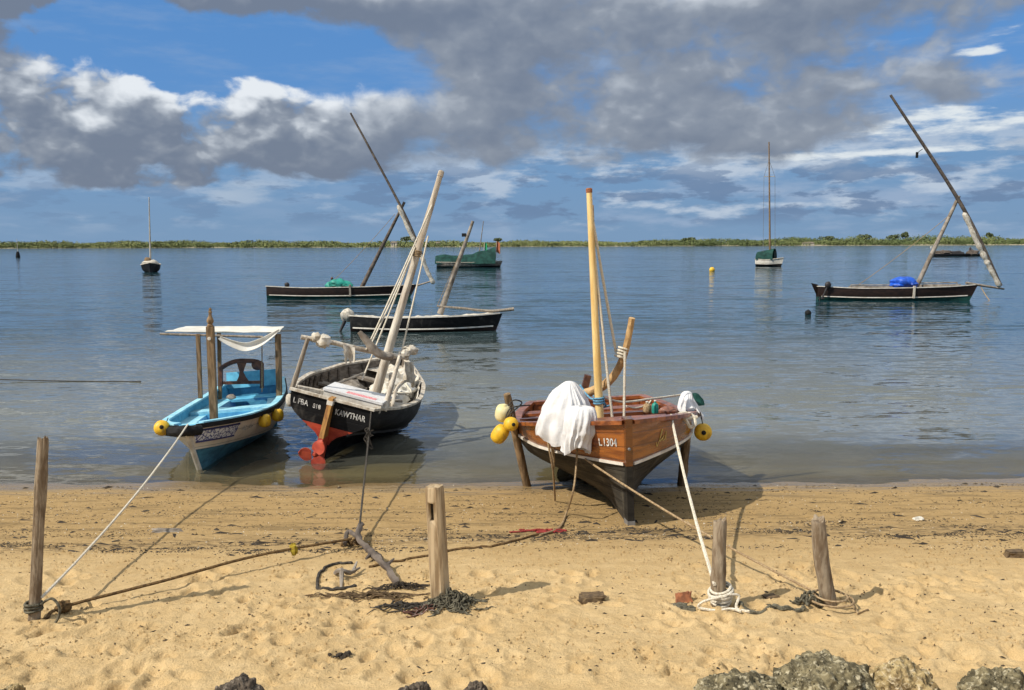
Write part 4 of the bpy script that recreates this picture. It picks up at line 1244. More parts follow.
# mast
ma, mb_ = at(376, 392, 16.4), at(441, 173, 16.7)
mastB = spar(lb(ma - (mb_ - ma).normalized() * 0.3), lb(mb_), 0.092, 0.05, wob=0.12, n=12).build('mast', WOOD_PALE, bB)
MB().lathe(lb(ma.lerp(mb_, 0.985)), lb(mb_) - lb(ma), [(0.06, 0), (0.055, 0.09), (0.035, 0.11)], 10).build('mast_cap', WOOD_PALE, mastB)
mw = MB()
ax = (mb_ - ma).normalized(); u = ax.orthogonal().normalized(); v_ = ax.cross(u)
mw.tube([lb(ma.lerp(mb_, 0.62 + i * 0.0007) + (u * math.cos(i * math.pi / 5) + v_ * math.sin(i * math.pi / 5)) * 0.078) for i in range(45)], 0.012, 5)
mw.build('mast_lashing', ROPE_TAN, mastB)
# rudder and propeller
rd = MB()
rd.add([(-.02, .04, .98), (-.02, -.04, .98), (-.20, -.04, .98), (-.20, .04, .98), (-.02, .04, .30), (-.02, -.04, .30), (-.30, -.04, .30), (-.30, .04, .30)],
       [(0, 1, 2, 3), (7, 6, 5, 4), (0, 4, 5, 1), (1, 5, 6, 2), (2, 6, 7, 3), (3, 7, 4, 0)])
rud = rd.build('rudder', RUDDER_W, bB, smooth=False)
rd2 = MB()
rd2.add([(-.02, .05, .298), (-.02, -.05, .298), (-.31, -.045, .298), (-.31, .045, .298), (-.02, .05, -.16), (-.02, -.05, -.16), (-.40, -.035, -.16), (-.40, .035, -.16)],
        [(0, 1, 2, 3), (7, 6, 5, 4), (0, 4, 5, 1), (1, 5, 6, 2), (2, 6, 7, 3), (3, 7, 4, 0)])
rd2.build('rudder_blade', RED_PAINT, rud, smooth=False)
MB().bar((-.22, 0, .90), (-.015, 0, .90), 0.10, 0.07).build('rudder_strap', WHITE_PAINT, rud, smooth=False)
pr = MB().lathe((-.46, 0, .06), (1, 0, 0), [(0.02, -.04), (0.05, 0), (0.055, 0.08)], 12)
prop = pr.build('propeller', RED_PAINT, bB)
for k in range(3):
    a = R(20 + 120 * k)
    rm = Matrix.Rotation(a, 3, 'X')
    P = []
    for i in range(7):
        r_ = 0.05 + 0.22 * i / 6
        wd = 0.115 * math.sin(math.pi * (0.18 + 0.80 * i / 6)) ** 0.6
        P.append([Vector((-.45, 0, .06)) + rm @ Vector((-0.03 + (j / 4 - .5) * 0.05, (j / 4 - .5) * 2 * wd, r_)) for j in range(5)])
    MB().sheet(P, 0.012).build('propeller_blade', RED_PAINT, prop)
# lettering on the transom
def tr_fn(y0, z0, size_fix=1.0):
    def fn(u, v):
        return Vector((-HB.srake * (z0 + v + .14) / 1.07 - 0.006, y0 - u, z0 + v))
    return fn
letter(bB, 'registration_mark', 'L FBA', 0.135, tr_fn(0.66, 0.725), LETTER, 0.80)
letter(bB, 'registration_number', '818', 0.11, tr_fn(0.31, 0.72), LETTER, 0.85)
letter(bB, 'boat_name', 'KAWTHAR', 0.145, tr_fn(-0.085, 0.70), LETTER, 0.74)
# crutches and the spar that rests on them
spar(lb(at(292, 389, 15.05)), lb(at(308, 338, 15.05)), 0.045, 0.035, wob=0.12).build('boom_crutch', WOOD_GREY, bB)
spar(lb(at(384, 411, 15.2)), lb(at(400, 356, 15.6)), 0.05, 0.035, wob=0.12).build('boom_crutch', WOOD_PALE, bB)
yd = MB().tube(cr([at(301, 337, 15.05), at(330, 342, 15.2), at(360, 349, 15.4), at(385, 354, 15.6), at(408, 358, 15.8)], 6), [0.042] * 25, 10, wob=0.15, seed=6, wscale=12).build('boom', WOOD_PALE, bB, world=True)
MB().tube(cr([at(359, 332, 15.4), at(367, 341, 15.42), at(374, 350, 15.45), at(384, 356, 15.5), at(392, 357, 15.6)], 5), [0.04, 0.045, 0.05, 0.06, 0.065, 0.07, 0.075, 0.08, 0.085, 0.085, 0.085, 0.08, 0.08, 0.08, 0.075, 0.07, 0.07, 0.07, 0.07, 0.065, 0.06], 9, wob=0.2, seed=2).build('knee_timber', WOOD_GREY_H, bB, world=True)
# stays
for k, (a, b, da, db) in enumerate((((413, 252), (372, 342), 16.55, 15.4), ((415, 247), (362, 380), 16.55, 15.5), ((432, 205), (366, 350), 16.6, 15.4), ((428, 236), (402, 350), 16.6, 15.8))):
    rope('stay_rope', ['thin stay rope just left of the leaning bleached mast, middle one of three', 'stay rope from the leaning mast down to the red printed box', 'longest stay rope left of the leaning bleached mast', 'single stay rope on the right side of the leaning bleached mast'][k],
         sagline(at(*a, da), at(*b, db), 0.02), 0.016, ROPE_W)
# cloths, box and sacks aboard
def rag(name, label, top_a, top_b, drop, mt, cat, seed, waves=3, thick=0.008):
    a, b = Vector(top_a), Vector(top_b)
    P = []
    nrm = (b - a).cross(Vector((0, 0, 1))).normalized()
    for i in range(13):
        u = i / 12
        row = []
        for j in range(9):
            v = j / 8
            dz = drop * (0.75 + 0.45 * mnoise.noise(Vector((u * 4, seed, 0)))) * v
            row.append(a.lerp(b, 0.5 + (u - 0.5) * (1 - 0.25 * v * math.sin(seed))) + Vector((0, 0, -dz)) + nrm * (0.05 * math.sin(u * math.pi * 2 * waves + seed) * (0.3 + v) + 0.02 * mnoise.noise(Vector((u * 5, v * 4, seed)))))
        P.append(row)
    return tag(MB().sheet(P, thick).build(name, mt, loc=a), label, cat)
rag('hung_rag', 'ragged pale cloth hanging from the middle of the boom', at(343, 344.5, 15.22), at(355, 347.5, 15.28), 0.34, CLOTH_DIRTY, 'rag', 1.0, 1)
tag(MB().ball(at(323, 341, 15.12), (0.13, 0.11, 0.11), 16, wob=0.4, seed=5, ws=2).ball(at(316, 337, 15.1), (0.09, 0.08, 0.08), 12, wob=0.4, seed=8, ws=2).build('cloth_knot', CLOTH_DIRTY, loc=at(320, 341, 15.1)), 'knotted pale cloth tied near the left end of the boom', 'rag')
tag(MB().ball(at(411, 350, 15.9), (0.14, 0.10, 0.08), 16, wob=0.5, seed=15, ws=2).ball(at(405, 354, 15.8), (0.10, 0.09, 0.09), 12, wob=0.4, seed=18, ws=2).build('cloth_knot', CLOTH_DIRTY, loc=at(411, 350, 15.9)), 'grey bundled cloth tied at the right end of the boom', 'rag')
rag('hung_sheet', 'cream sheet hanging below the right end of the boom into the bow', at(404, 362, 16.3), at(413, 362, 16.6), 0.42, CLOTH_DIRTY, 'cloth', 2.5, 2)
bx = thing('flat_box', 'flat white box with faded red print lying across the stern of the black boat', 'box', MBm @ Vector((0.42, -0.28, 0.86)), boat_rot(83.5, 13.5))
MB().box((0, 0, 0.075), (0.62, 1.02, 0.15)).build('body', WHITE_PAINT, bx, smooth=False)
MB().box((0, 0, 0.172), (0.66, 1.06, 0.04)).build('lid', TARP_WHITE, bx, smooth=False)
MB().box((-0.20, -0.12, 0.195), (0.13, 0.52, 0.006)).build('red_print', PINK_MARK, bx, smooth=False)
tag(MB().bar(MBm @ Vector((0.20, 0.72, 0.93)), MBm @ Vector((0.55, -0.10, 0.90)), 0.16, 0.05).build('loose_plank', WOOD_PALE, smooth=False, loc=MBm @ Vector((0.20, 0.72, 0.93))), 'loose pale plank leaning on the left of the flat white box', 'plank')
for k, (p, r, sd, lab, mt) in enumerate((((1.2, -0.62, 0.62), (0.42, 0.20, 0.17), 1, 'pale sacking heaped along the right side nearest the stern', CLOTH_DIRTY), ((2.2, -0.58, 0.62), (0.5, 0.2, 0.2), 2, 'pale sacking heaped along the right side amidships', CANVAS),
                                         ((3.2, -0.30, 0.80), (0.45, 0.36, 0.28), 3, 'cream sacking heaped in the bow of the black boat', CLOTH_DIRTY), ((1.55, -0.45, 0.70), (0.32, 0.2, 0.16), 6, 'small pale sack on top of the heap near the leaning mast foot', CANVAS), ((2.6, -0.25, 0.66), (0.42, 0.26, 0.2), 7, 'pale bundle just beyond the leaning mast foot', CLOTH_DIRTY), ((2.9, -0.60, 0.74), (0.30, 0.2, 0.18), 8, 'white sack against the right gunwale toward the bow', CANVAS), ((0.75, -0.55, 0.72), (0.22, 0.16, 0.12), 10, 'little pale bundle at the right stern corner beside the flat box', CLOTH_DIRTY), ((1.9, -0.1, 0.42), (0.4, 0.3, 0.2), 4, 'tan sack at the foot of the leaning bleached mast', ROPE_TAN),
                                         ((2.9, 0.5, 0.45), (0.6, 0.35, 0.2), 5, 'grey bundle low in the black boat beyond the mast', WOOD_GREY_H))):
    c = MBm @ Vector(p)
    tag(MB().ball(c, r, 20, wob=0.45, seed=sd * 3.3, ws=1.8, rot=boat_rot(83.5, 13.5)).build('sack', mt, loc=c), lab, 'sack')
for k, (y_, lab) in enumerate(((-0.80, 'curved pale frame standing on the right gunwale by the sacking'),)):
    tag(MB().tube(cr([MBm @ Vector((1.0, y_, 0.75)), MBm @ Vector((1.3, y_ + .05, 1.10)), MBm @ Vector((1.9, y_ - .05, 1.22)), MBm @ Vector((2.5, y_, 0.95))], 6), 0.035, 8, wob=0.2).build('curved_timber', WOOD_PALE, loc=MBm @ Vector((1.0, y_, 0.75))), lab, 'timber')
tag(MB().tube(cr([MBm @ Vector((0.85, -0.75, 0.7)), MBm @ Vector((1.35, -0.62, 1.02)), MBm @ Vector((1.7, -0.5, 1.25))], 5), 0.04, 8, wob=0.2).build('short_pole', WOOD_PALE, loc=MBm @ Vector((0.85, -0.75, 0.7))), 'short pale pole propped inside the right side of the black boat', 'pole')
sc_ = HB.patch(.50, .93, 1.0, .66, -1, -0.085, 22, 8, 0.01)
sc_.v = [MBm @ (p + Vector((0, 0.05 * mnoise.noise(p * 5), 0.03 + 0.05 * mnoise.noise(p * 4 + Vector((3, 1, 2)))))) for p in sc_.v]
tag(sc_.build('sail_cloth', CLOTH_DIRTY, loc=MBm @ HB.P(.7, 1, -1)), 'pale sailcloth hung inside the right bow of the black boat', 'sailcloth')
rope('rope_coil', 'tangled dark rope lying on the floor of the black boat', cr([MBm @ Vector((0.9 + 0.5 * math.sin(i * 1.7), 0.35 + 0.3 * math.cos(i * 2.3), 0.42 + 0.03 * (i % 3))) for i in range(16)], 5), 0.020, ROPE_BRN)
rope('side_rope', 'pale rope draped over the sacking on the right side of the black boat', cr([MBm @ Vector((0.7 + 0.22 * i, -0.66 + 0.16 * math.sin(i * 2.1), 0.86 + 0.06 * math.cos(i * 1.3))) for i in range(11)], 5), 0.018, ROPE_W)
tag(MB().tube([MBm @ Vector((0.9, 0.72, 0.66)), MBm @ Vector((2.9, 0.30, 0.88))], [0.03, 0.025], 8, wob=0.2).build('oar', WOOD_GREY_H, loc=MBm @ Vector((0.9, 0.72, 0.66))), 'grey oar shaft lying along the left side inside the black boat', 'oar')
tag(MB().bar(MBm @ Vector((1.1, 0.10, 0.74)), MBm @ Vector((1.5, -0.85, 0.84)), 0.14, 0.035).build('loose_plank', WOOD_GREY, smooth=False, loc=MBm @ Vector((1.1, 0.10, 0.74))), 'grey plank lying across the black boat in front of the leaning mast foot', 'plank')
fender('boat_fender', 'dirty white fender at the left stern corner of the black boat', at(291, 400, 15.2), 0.09, (0, 0, 1), CLOTH_DIRTY, at(293, 391, 15.1))

# ================================================================== the turquoise boat with the awning
HC = Hull(4.4, [(0, .60), (.3, .84), (.55, .90), (.78, .78), (.9, .52), (.97, .22), (1, .05)],
          [(0, .74), (.3, .62), (.55, .60), (.8, .67), (1, .80)],
          [(0, -.12), (.5, -.2), (.9, -.12), (1, -.06)],
          [(0, 0), (.15, .3), (.4, .75), (.7, .95), (1, 1)],
          [(0, 0), (.15, .32), (.4, .76), (.7, .95), (1, 1)],
          [(0, 0), (.3, .20), (.6, .56), (.8, .80), (1, 1)], rake=0.62)
bC = thing('tour_boat', 'small cream boat with turquoise inside and a white cloth awning, bow to the beach', 'boat', (-5.32, 18.6, 0.02), boat_rot(-86, 4))
MC = MW[bC.name]
def lc(p): return MC.inverted() @ Vector(p)
HC.warp = (0.45, lambda st: 0.33 + 0.16 * st)
HC.shell([(0.45, 0), (1.0, 1)], 0.05, 0.40).build('hull', [BLUE_BOT, CREAM_HULL, TURQ], bC)
HC.strip(0.97, 0.05, 0.075, 0.0, 0.985, off=0.015).build('rubbing_strake', BLACK_RUB, bC)
HC.strip(1.0, 0.12, 0.035, 0.0, 0.97, off=-0.05, dz=0.02, stern=True).build('gunwale', TURQ_LT, bC)
HC.strip(0.80, 0.012, 0.02, 0.05, 0.7, off=0.006).build('trim_line', WHITE_PAINT, bC)
HC.floor(0.42, 0.055, 0.0, 0.97).build('floorboards', DEEP_BLUE, bC)
for side, s0, s1 in ((-1, .12, .86), (1, .12, .45)):
    P = []
    for i in range(13):
        st = s0 + (s1 - s0) * i / 12
        a = HC.P(st, 0.80, side, 0.06); b = a - Vector((0, side * 0.30, 0)); c = b - Vector((0, 0, 0.26))
        P.append([a, b, c])
    MB().sheet(P, 0.02).build('side_bench', TURQ_LT, bC, smooth=False)
cross(HC, 0.42, 0.86, 0.30, 0.05).build('thwart', TURQ_LT, bC, smooth=False)
cross(HC, 0.46, 0.64, 0.04, 0.34).build('thwart_riser', TURQ, bC, smooth=False)
cross(HC, 0.88, 0.93, 0.08, 0.06).build('thwart', TURQ_LT, bC, smooth=False)
HC.floor(0.93, 0.05, 0.86, 0.985).build('foredeck', TURQ, bC)
cross(HC, 0.12, 0.78, 0.45, 0.05).build('stern_seat', TURQ, bC, smooth=False)
MB().add([HC.P(0, .9, 1, .03) + Vector((.07, 0, 0)), HC.P(0, .9, -1, .03) + Vector((.07, 0, 0)), HC.P(0, .9, -1, .03) + Vector((-.02, 0, .32)), HC.P(0, .9, 1, .03) + Vector((-.02, 0, .32)),
          HC.P(0, .9, 1, .03) + Vector((.11, 0, 0)), HC.P(0, .9, -1, .03) + Vector((.11, 0, 0)), HC.P(0, .9, -1, .03) + Vector((.02, 0, .32)), HC.P(0, .9, 1, .03) + Vector((.02, 0, .32))],
         [(0, 1, 2, 3), (7, 6, 5, 4), (0, 4, 5, 1), (1, 5, 6, 2), (2, 6, 7, 3), (3, 7, 4, 0)]).build('transom_board', TURQ, bC, smooth=False)
for k in range(7):
    st = 0.16 + k * 0.10
    MB().tube([HC.P(st, t, 1, 0.07) for t in (0.45, 0.6, 0.75, 0.95)], 0.022, 6).build('rib', TURQ_LT, bC)
# bolster round the bow
bo = []
for side, sts in ((-1, (.86, .91, .95, .98)), (1, (.998, .994, .988, .982))):
    for st in sts:
        p = HC.P(st, 0.93, side); bo.append(p + HC.N(st, .93, side) * 0.05)
bo.insert(4, HC.P(1, 0.93, 1) + Vector((0.09, -0.04, 0)))
MB().tube(cr(bo, 5), 0.085, 10, wob=0.12, wscale=8).build('bow_bolster', BLACK_RUB, bC)
NAVY = material('navy paint', (0.03, 0.04, 0.14), 0.5, 0.2, 5)
PAT = bpy.data.materials.new('blue and white painted pattern'); PAT.use_nodes = True
q_ = NT(PAT.node_tree); vv_ = q_.n('ShaderNodeTexCoord').outputs['Object']
pt = q_.vor(vv_, 13.0, 'DISTANCE_TO_EDGE'); pn = q_.noise(vv_, 20.0, 3, 0.6, 1.5)
q_.put(PAT.node_tree.nodes['Principled BSDF'].inputs['Base Color'], q_.mix(q_.smooth(q_.m('ADD', pt, q_.m('MULTIPLY', q_.m('SUBTRACT', pn, 0.5), 0.55)), 0.05, 0.12), (0.045, 0.06, 0.22), (0.74, 0.74, 0.76)))
s0f_, s1f_ = HC.find_st(MC, .75, 1, 237, .3, .995), HC.find_st(MC, .75, 1, 181, .5, .995)
bd = HC.patch(s0f_, s1f_, .62, .87, 1, 0.006, 20, 5, 0.004).build('painted_frieze', PAT, bC)
HC.strip(.62, 0.010, 0.030, s0f_, s1f_, off=0.010, sides=(1,)).build('frieze_border', NAVY, bd)
HC.strip(.87, 0.010, 0.030, s0f_, s1f_, off=0.010, sides=(1,)).build('frieze_border', NAVY, bd)
letter(bC, 'registration_mark', 'AL A4', 0.15, HC.writer(HC.find_st(MC, .75, 1, 241, .3, .995), 0.70, 1, 0.012), LETTER)
MB().tube([HC.P(1, t, 1) + Vector((0.015, -0.04, 0)) for t in (0.0, .2, .4, .6, .8, .96)], 0.045, 8).build('stem_post', WHITE_PAINT, bC)
# newel post and awning poles
n0, n1 = at(214, 419, 15.05), at(214, 303, 15.05)
hgt = (n1 - n0).length
nw = MB().bar(lc(n0 - Vector((0, 0, .1))), lc(n0 + Vector((0, 0, hgt * 0.80))), 0.115, 0.115, up=Vector((1, 0, 0)))
newel = nw.build('newel_post', WOOD_BROWN, bC, smooth=False)
MB().lathe(lc(n0 + Vector((0, 0, hgt * 0.80))), lc(n1) - lc(n0), [(0.05, 0), (0.055, 0.02), (0.035, 0.04), (0.05, 0.06), (0.06, 0.09), (0.05, 0.13), (0.03, 0.17), (0.024, 0.22), (0.034, 0.24), (0.02, 0.27), (0.028, 0.29), (0.005, 0.32)], 14).build('finial', WOOD_BROWN, newel)
MB().lathe(lc(n0 + Vector((0.0, -0.06, hgt * 0.70))), lc(n0 + Vector((0, -1, hgt * .7))) - lc(n0 + Vector((0, 0, hgt * .7))), [(0.03, 0), (0.03, 0.02), (0.012, 0.022)], 10).build('boss', WHITE_PAINT, newel)
dpl = [((199, 385), (198, 334), 16.6, 0.07), ((219, 397), (219, 331), 18.0, 0.065), ((278, 386), (278, 334), 17.0, 0.10)]
for (a, b, d, wd) in dpl:
    MB().bar(lc(at(*a, d)) - Vector((0, 0, .25)), lc(at(*b, d)), wd, wd, up=Vector((1, 0, 0))).build('awning_pole', WOOD_BROWN, bC, smooth=False)
MB().tube([lc(at(160, 334, 16.5)), lc(at(263, 337, 16.8))], 0.022, 8).build('awning_rail', WOOD_GREY, bC)
fl, fr_, br, bl_ = at(165, 333.5, 16.5), at(279, 334, 16.9), at(284, 328, 18.3), at(186, 328, 18.2)
P = []
for i in range(17):
    u = i / 16; row = []
    for j in range(9):
        v = j / 8
        p = fl.lerp(fr_, u).lerp(bl_.lerp(br, u), v)
        sag = 0.06 * math.sin(math.pi * u) * math.sin(math.pi * v) + 0.02 * mnoise.noise(Vector((u * 5, v * 4, 2)))
        row.append(p - Vector((0, 0, sag - 0.03)))
    P.append(row)
aw = MB().sheet(P, 0.008)
P = []
top = cr([at(220, 337, 16.6), at(235, 343, 16.6), at(247, 345, 16.65), at(260, 341, 16.75), at(270, 335.5, 16.85), at(279, 330, 16.9)], 5)
for i, p in enumerate(top):
    u = i / (len(top) - 1); h = 0.02 + 0.13 * math.sin(math.pi * u) ** 0.7
    P.append([p + Vector((0, 0.08 * math.sin(math.pi * v) - 0.10 * v, -h * (v - 0.3))) for v in (0, .2, .4, .6, .8, 1.0)])
aw.sheet(P, 0.008)
aw.build('awning', CANVAS, bC, world=True)
MB().tube(sagline(at(262, 337, 16.9), at(262, 392, 17.2), 0.0, 6), 0.012, 6).build('awning_cord', ROPE_TAN, bC, world=True)
# carved seat back
D_ = 17.5
sb = thing('seat_back', 'carved dark red wooden seat back standing in the stern of the turquoise boat', 'seat', at(240, 388, D_))
def ls(px, py, dd=0.0): return at(px, py, D_ + dd) - at(240, 388, D_)
MB().tube(cr([ls(220, 369), ls(228, 364), ls(238, 361), ls(250, 361), ls(258, 362), ls(262, 366)], 5), [0.045] * 26, 8).build('top_rail', CARVED, sb)
MB().bar(ls(220, 383), ls(263, 382), 0.05, 0.06).build('lower_rail', CARVED, sb, smooth=False)
MB().bar(ls(221, 386), ls(221, 367), 0.06, 0.07, up=Vector((0, 1, 0))).build('stile', CARVED, sb, smooth=False)
MB().bar(ls(262, 388), ls(262, 364), 0.06, 0.08, up=Vector((0, 1, 0))).build('stile', CARVED, sb, smooth=False)
prof = [(236.5, 362), (247, 362), (245, 367), (243.5, 372), (246, 377), (250, 382.5), (236, 382.5), (238.5, 377), (239.5, 372), (238, 367)]
f_, b__ = [ls(a, b, -0.02) for a, b in prof], [ls(a, b, 0.03) for a, b in prof]
n_ = len(prof)
MB().add(f_ + b__, [tuple(range(n_)), tuple(range(2 * n_ - 1, n_ - 1, -1))] + [(i, n_ + i, n_ + (i + 1) % n_, (i + 1) % n_) for i in range(n_)]).build('splat', CARVED, sb, smooth=False)
for cx in (257.5,):
    MB().ball(ls(cx, 365), (0.12, 0.05, 0.10), 14, wob=0.2, seed=4).build('headrest', CARVED, sb)
tag(MB().ball(at(231, 397, 17.0), (0.09, 0.07, 0.05), 10, wob=0.3, seed=6).build('small_bag', WOOD_GREY_H, loc=at(231, 397, 17.0)), 'small grey bag on the turquoise thwart behind the newel post', 'bag')
fender('boat_fender', 'bright yellow fender at the left of the turquoise boat bow', at(162, 428, 13.95), 0.125, (0.3, -0.9, 0.3), YELLOW_F, at(168, 418, 14.3), long=1.0)
f1_ = HC.find_st(MC, .8, 1, 259, .1, .9); f2_ = HC.find_st(MC, .8, 1, 272, .05, .9)
fender('boat_fender', 'orange yellow fender on the cream side nearer the bow', MC @ (HC.P(f1_, .80, 1) + Vector((0, .10, 0))), 0.108, (0, 0, 1), YELLOW_F, MC @ HC.P(f1_, 1, 1), long=1.05)
fender('boat_fender', 'orange yellow fender on the cream side nearer the stern in shade', MC @ (HC.P(f2_, .82, 1) + Vector((0, .10, 0))), 0.108, (0, 0, 1), YELLOW_F, MC @ HC.P(f2_, 1, 1), long=1.05)
# ================================================================== boats at anchor
F_FULL = [(0, 0), (.15, .45), (.4, .82), (.7, .96), (1, 1)]
F_BOW = [(0, 0), (.3, .3), (.6, .62), (1, 1)]
def tarp_lump(name, label, pts, mt, cat='tarpaulin'):
    mb = MB()
    for (c, r, sd) in pts:
        mb.ball(c, r, 22, wob=0.30, seed=sd, ws=1.6)
    return tag(mb.build(name, mt, loc=pts[0][0]), label, cat)
def wrapped(pts, r, name, mt, parent):
    """a sail furled round a yard: lumpy, bound at intervals"""
    P = cr(pts, 10); m = len(P)
    rs = [r * (0.65 + 0.35 * abs(math.sin(i * 0.55)) + 0.18 * mnoise.noise(Vector((i * 0.4, 1, 3)))) * (0.55 if i in (0, m - 1) else 1) for i in range(m)]
    return MB().tube(P, rs, 9, wob=0.25, wscale=m * 0.5).build(name, mt, parent, world=True)
def outboard(parent, wpos, sc, cover, heading=180):
    """outboard motor hung on a stern: cowl, leg, propeller"""
    o = MB().ball(wpos, (0.20 * sc, 0.16 * sc, 0.22 * sc), 14, wob=0.12, seed=2).build('outboard_cowl', cover, parent, world=True)
    d = Vector((-0.45, -0.1, -1.0)) * sc
    MB().tube([Vector(wpos) + d * 0.12, Vector(wpos) + d * 0.5, Vector(wpos) + d * 0.85], [0.07 * sc, 0.05 * sc, 0.06 * sc], 8).build('outboard_leg', METAL_DK, parent, world=True)
    c = Vector(wpos) + d * 0.85
    mb = MB().tube([c + Vector((0.14, 0, 0.02)) * sc, c - Vector((0.18, 0, 0.0)) * sc], [0.05 * sc, 0.03 * sc], 8)
    for k in range(3):
        a = k * 2.1
        mb.box(c - Vector((0.15, 0, 0)) * sc + Vector((0, math.cos(a), math.sin(a))) * 0.08 * sc, (0.02 * sc, 0.07 * sc + 0.08 * sc * abs(math.cos(a)), 0.07 * sc + 0.08 * sc * abs(math.sin(a))))
    mb.build('outboard_propeller', METAL_DK, parent, world=True)

def dhow(label, stern_px, bow_px, zg, mats, stripe=True, heel=-4, beam=0.75, rake=0.55, group=None, zb=None):
    a, b = atz(*stern_px, 0), atz(*bow_px, 0)
    b.y = a.y + (b.y - a.y) * 0.4
    L = (b - a).length
    th = math.degrees(math.atan2(b.y - a.y, b.x - a.x))
    h = Hull(L, [(0, beam * .5), (.25, beam * .9), (.5, beam), (.75, beam * .75), (.92, beam * .3), (1, .05)],
             [(0, zg * 1.12), (.3, zg * .95), (.6, zg), (.85, zg * 1.12), (1, zg * 1.3)], [(0, -.25), (.5, -.3), (1, -.2)], F_FULL, F_FULL, F_BOW, rake=rake, ns=22, nt=8)
    t = thing('dhow', label, 'dhow', a, boat_rot(th, heel), group)
    h.shell([(0.42, 0), (1.0, 1)], 0.05, 0.55).build('hull', mats, t)
    h.strip(1.0, 0.11, 0.05, 0.0, 0.985, off=-0.02, dz=0.02, stern=True).build('gunwale', WHITE_PAINT if stripe else WOOD_PALE, t)
    if stripe:
        h.strip(0.45, 0.03, 0.055, 0.02, 0.97, off=0.012).build('waterline_stripe', WHITE_PAINT, t)
    h.floor(0.62, 0.06, 0.0, 0.95).build('floorboards', WOOD_GREY_H, t)
    for st in (0.3, 0.5, 0.7):
        cross(h, st, 0.93, 0.22, 0.05).build('thwart', WOOD_GREY_H, t, smooth=False)
    return t, h, a, b

# the dhow on the right, with the long raking yard
tD, hD, aD, bD = dhow('long dark dhow at anchor on the right with a blue tarpaulin and long raking yard', (817, 300), (980, 302), 0.74, [GREEN_TARP, BROWN_HULL, WOOD_GREY_H])
yD = aD.y
MB().add([MW[tD.name].inverted() @ at(px, py, yD + dd) for dd in (-.06, .06) for (px, py) in ((819, 301), (811, 283), (817.5, 284.5), (823.5, 290), (827, 300))],
         [(0, 1, 2, 3, 4), (9, 8, 7, 6, 5)] + [(i, 5 + i, 5 + (i + 1) % 5, (i + 1) % 5) for i in range(5)]).build('stern_post', BROWN_HULL, tD, smooth=False)
spar(at(913, 294, yD), at(959, 196, yD), 0.15, 0.10).build('mast', WOOD_GREY_H, tD, world=True)
yardD = spar(at(1000, 286, yD - .35), at(890.5, 95, yD - .35), 0.15, 0.075, mid=at(962, 206, yD - .35)).build('yard', WOOD_DARK, tD, world=True)
wrapped([at(964, 212, yD - .35), at(975, 238, yD - .38), at(984, 256, yD - .4), at(990, 268, yD - .4), at(1000, 287, yD - .38)], 0.17, 'furled_sail', CLOTH_DIRTY, yardD)
MB().box(at(917, 155, yD - .4), (0.12, 0.12, 0.35)).tube([at(917, 153, yD - .4), at(922.5, 149, yD - .35)], 0.02, 5).build('block', BLACK_RUB, yardD, smooth=False, world=True)
spar(at(966, 283, yD), at(1004, 289, yD), 0.09, 0.06).build('bowsprit', WOOD_GREY_H, tD, world=True)
MB().box(MW[tD.name].inverted() @ at(880, 289, yD + .2), (3.6, 0.9, 0.35)).build('deck_house', WOOD_GREY_H, tD, smooth=False)
MB().box(MW[tD.name].inverted() @ at(940, 288, yD + .2), (2.2, 0.9, 0.45)).build('fore_locker', WOOD_GREY_H, tD, smooth=False)
MB().tube([at(851, 285, yD), at(890, 285, yD)], 0.035, 6).tube([at(851, 285, yD), at(851, 291, yD)], 0.035, 6).tube([at(920, 283, yD), at(957, 282.5, yD)], 0.035, 6).tube([at(957, 282.5, yD), at(957, 290, yD)], 0.035, 6).build('hand_rail', WOOD_GREY_H, tD, world=True)
MB().bar(hD.P(.62, .5, -1) + Vector((0, -.04, -.1)), hD.P(.62, 1, -1) + Vector((0, -.04, .12)), 0.12, 0.12, up=Vector((1, 0, 0))).build('lee_board', WOOD_PALE, tD, smooth=False)
outboard(tD, at(828, 285, yD - .6), 1.0, METAL_DK)
tarp_lump('deck_tarp', 'bright blue tarpaulin bundled at the mast foot of the right dhow', [(at(904, 282.5, yD - .1), (0.72, 0.6, 0.36), 1.0), (at(910, 284.5, yD - .1), (0.52, 0.5, 0.26), 2.0), (at(897.5, 285, yD - .1), (0.48, 0.5, 0.20), 4.0)], BLUE_TARP)
rope('fore_stay', 'thin stay rope running from the right dhow mast down to its stern rail', sagline(at(951, 214, yD), at(857, 286, yD), 0.1), 0.018, ROPE_TAN)
rope('anchor_line', 'anchor line dropping from the right dhow bow into the water', sagline(at(981, 287, yD), atz(990, 301, -.05), 0.05), 0.03, ROPE_TAN)

# the dhow on the left
tE, hE, aE, bE = dhow('long brown dhow at anchor on the left with a teal tarpaulin', (268, 298), (408, 298), 0.68, [GREEN_TARP, BROWN_HULL, WOOD_GREY_H])
yE = aE.y
MB().add([MW[tE.name].inverted() @ at(px, py, yE + dd) for dd in (-.06, .06) for (px, py) in ((268, 297.5), (266.5, 286.5), (271, 287), (274, 291), (275, 297))],
         [(0, 1, 2, 3, 4), (9, 8, 7, 6, 5)] + [(i, 5 + i, 5 + (i + 1) % 5, (i + 1) % 5) for i in range(5)]).build('stern_post', BROWN_HULL, tE, smooth=False)
spar(at(360, 291, yE), at(404.5, 202, yE), 0.15, 0.09).build('mast', WOOD_DARK, tE, world=True)
yardE = spar(at(427, 270, yE - .35), at(350.5, 113, yE - .35), 0.12, 0.06, mid=at(405, 215, yE - .35)).build('yard', WOOD_DARK, tE, world=True)
wrapped([at(398, 205, yE - .35), at(410, 232, yE - .36), at(418, 247, yE - .37), at(427, 270, yE - .38), at(434, 284, yE - .36)], 0.16, 'furled_sail', CLOTH_DIRTY, yardE)
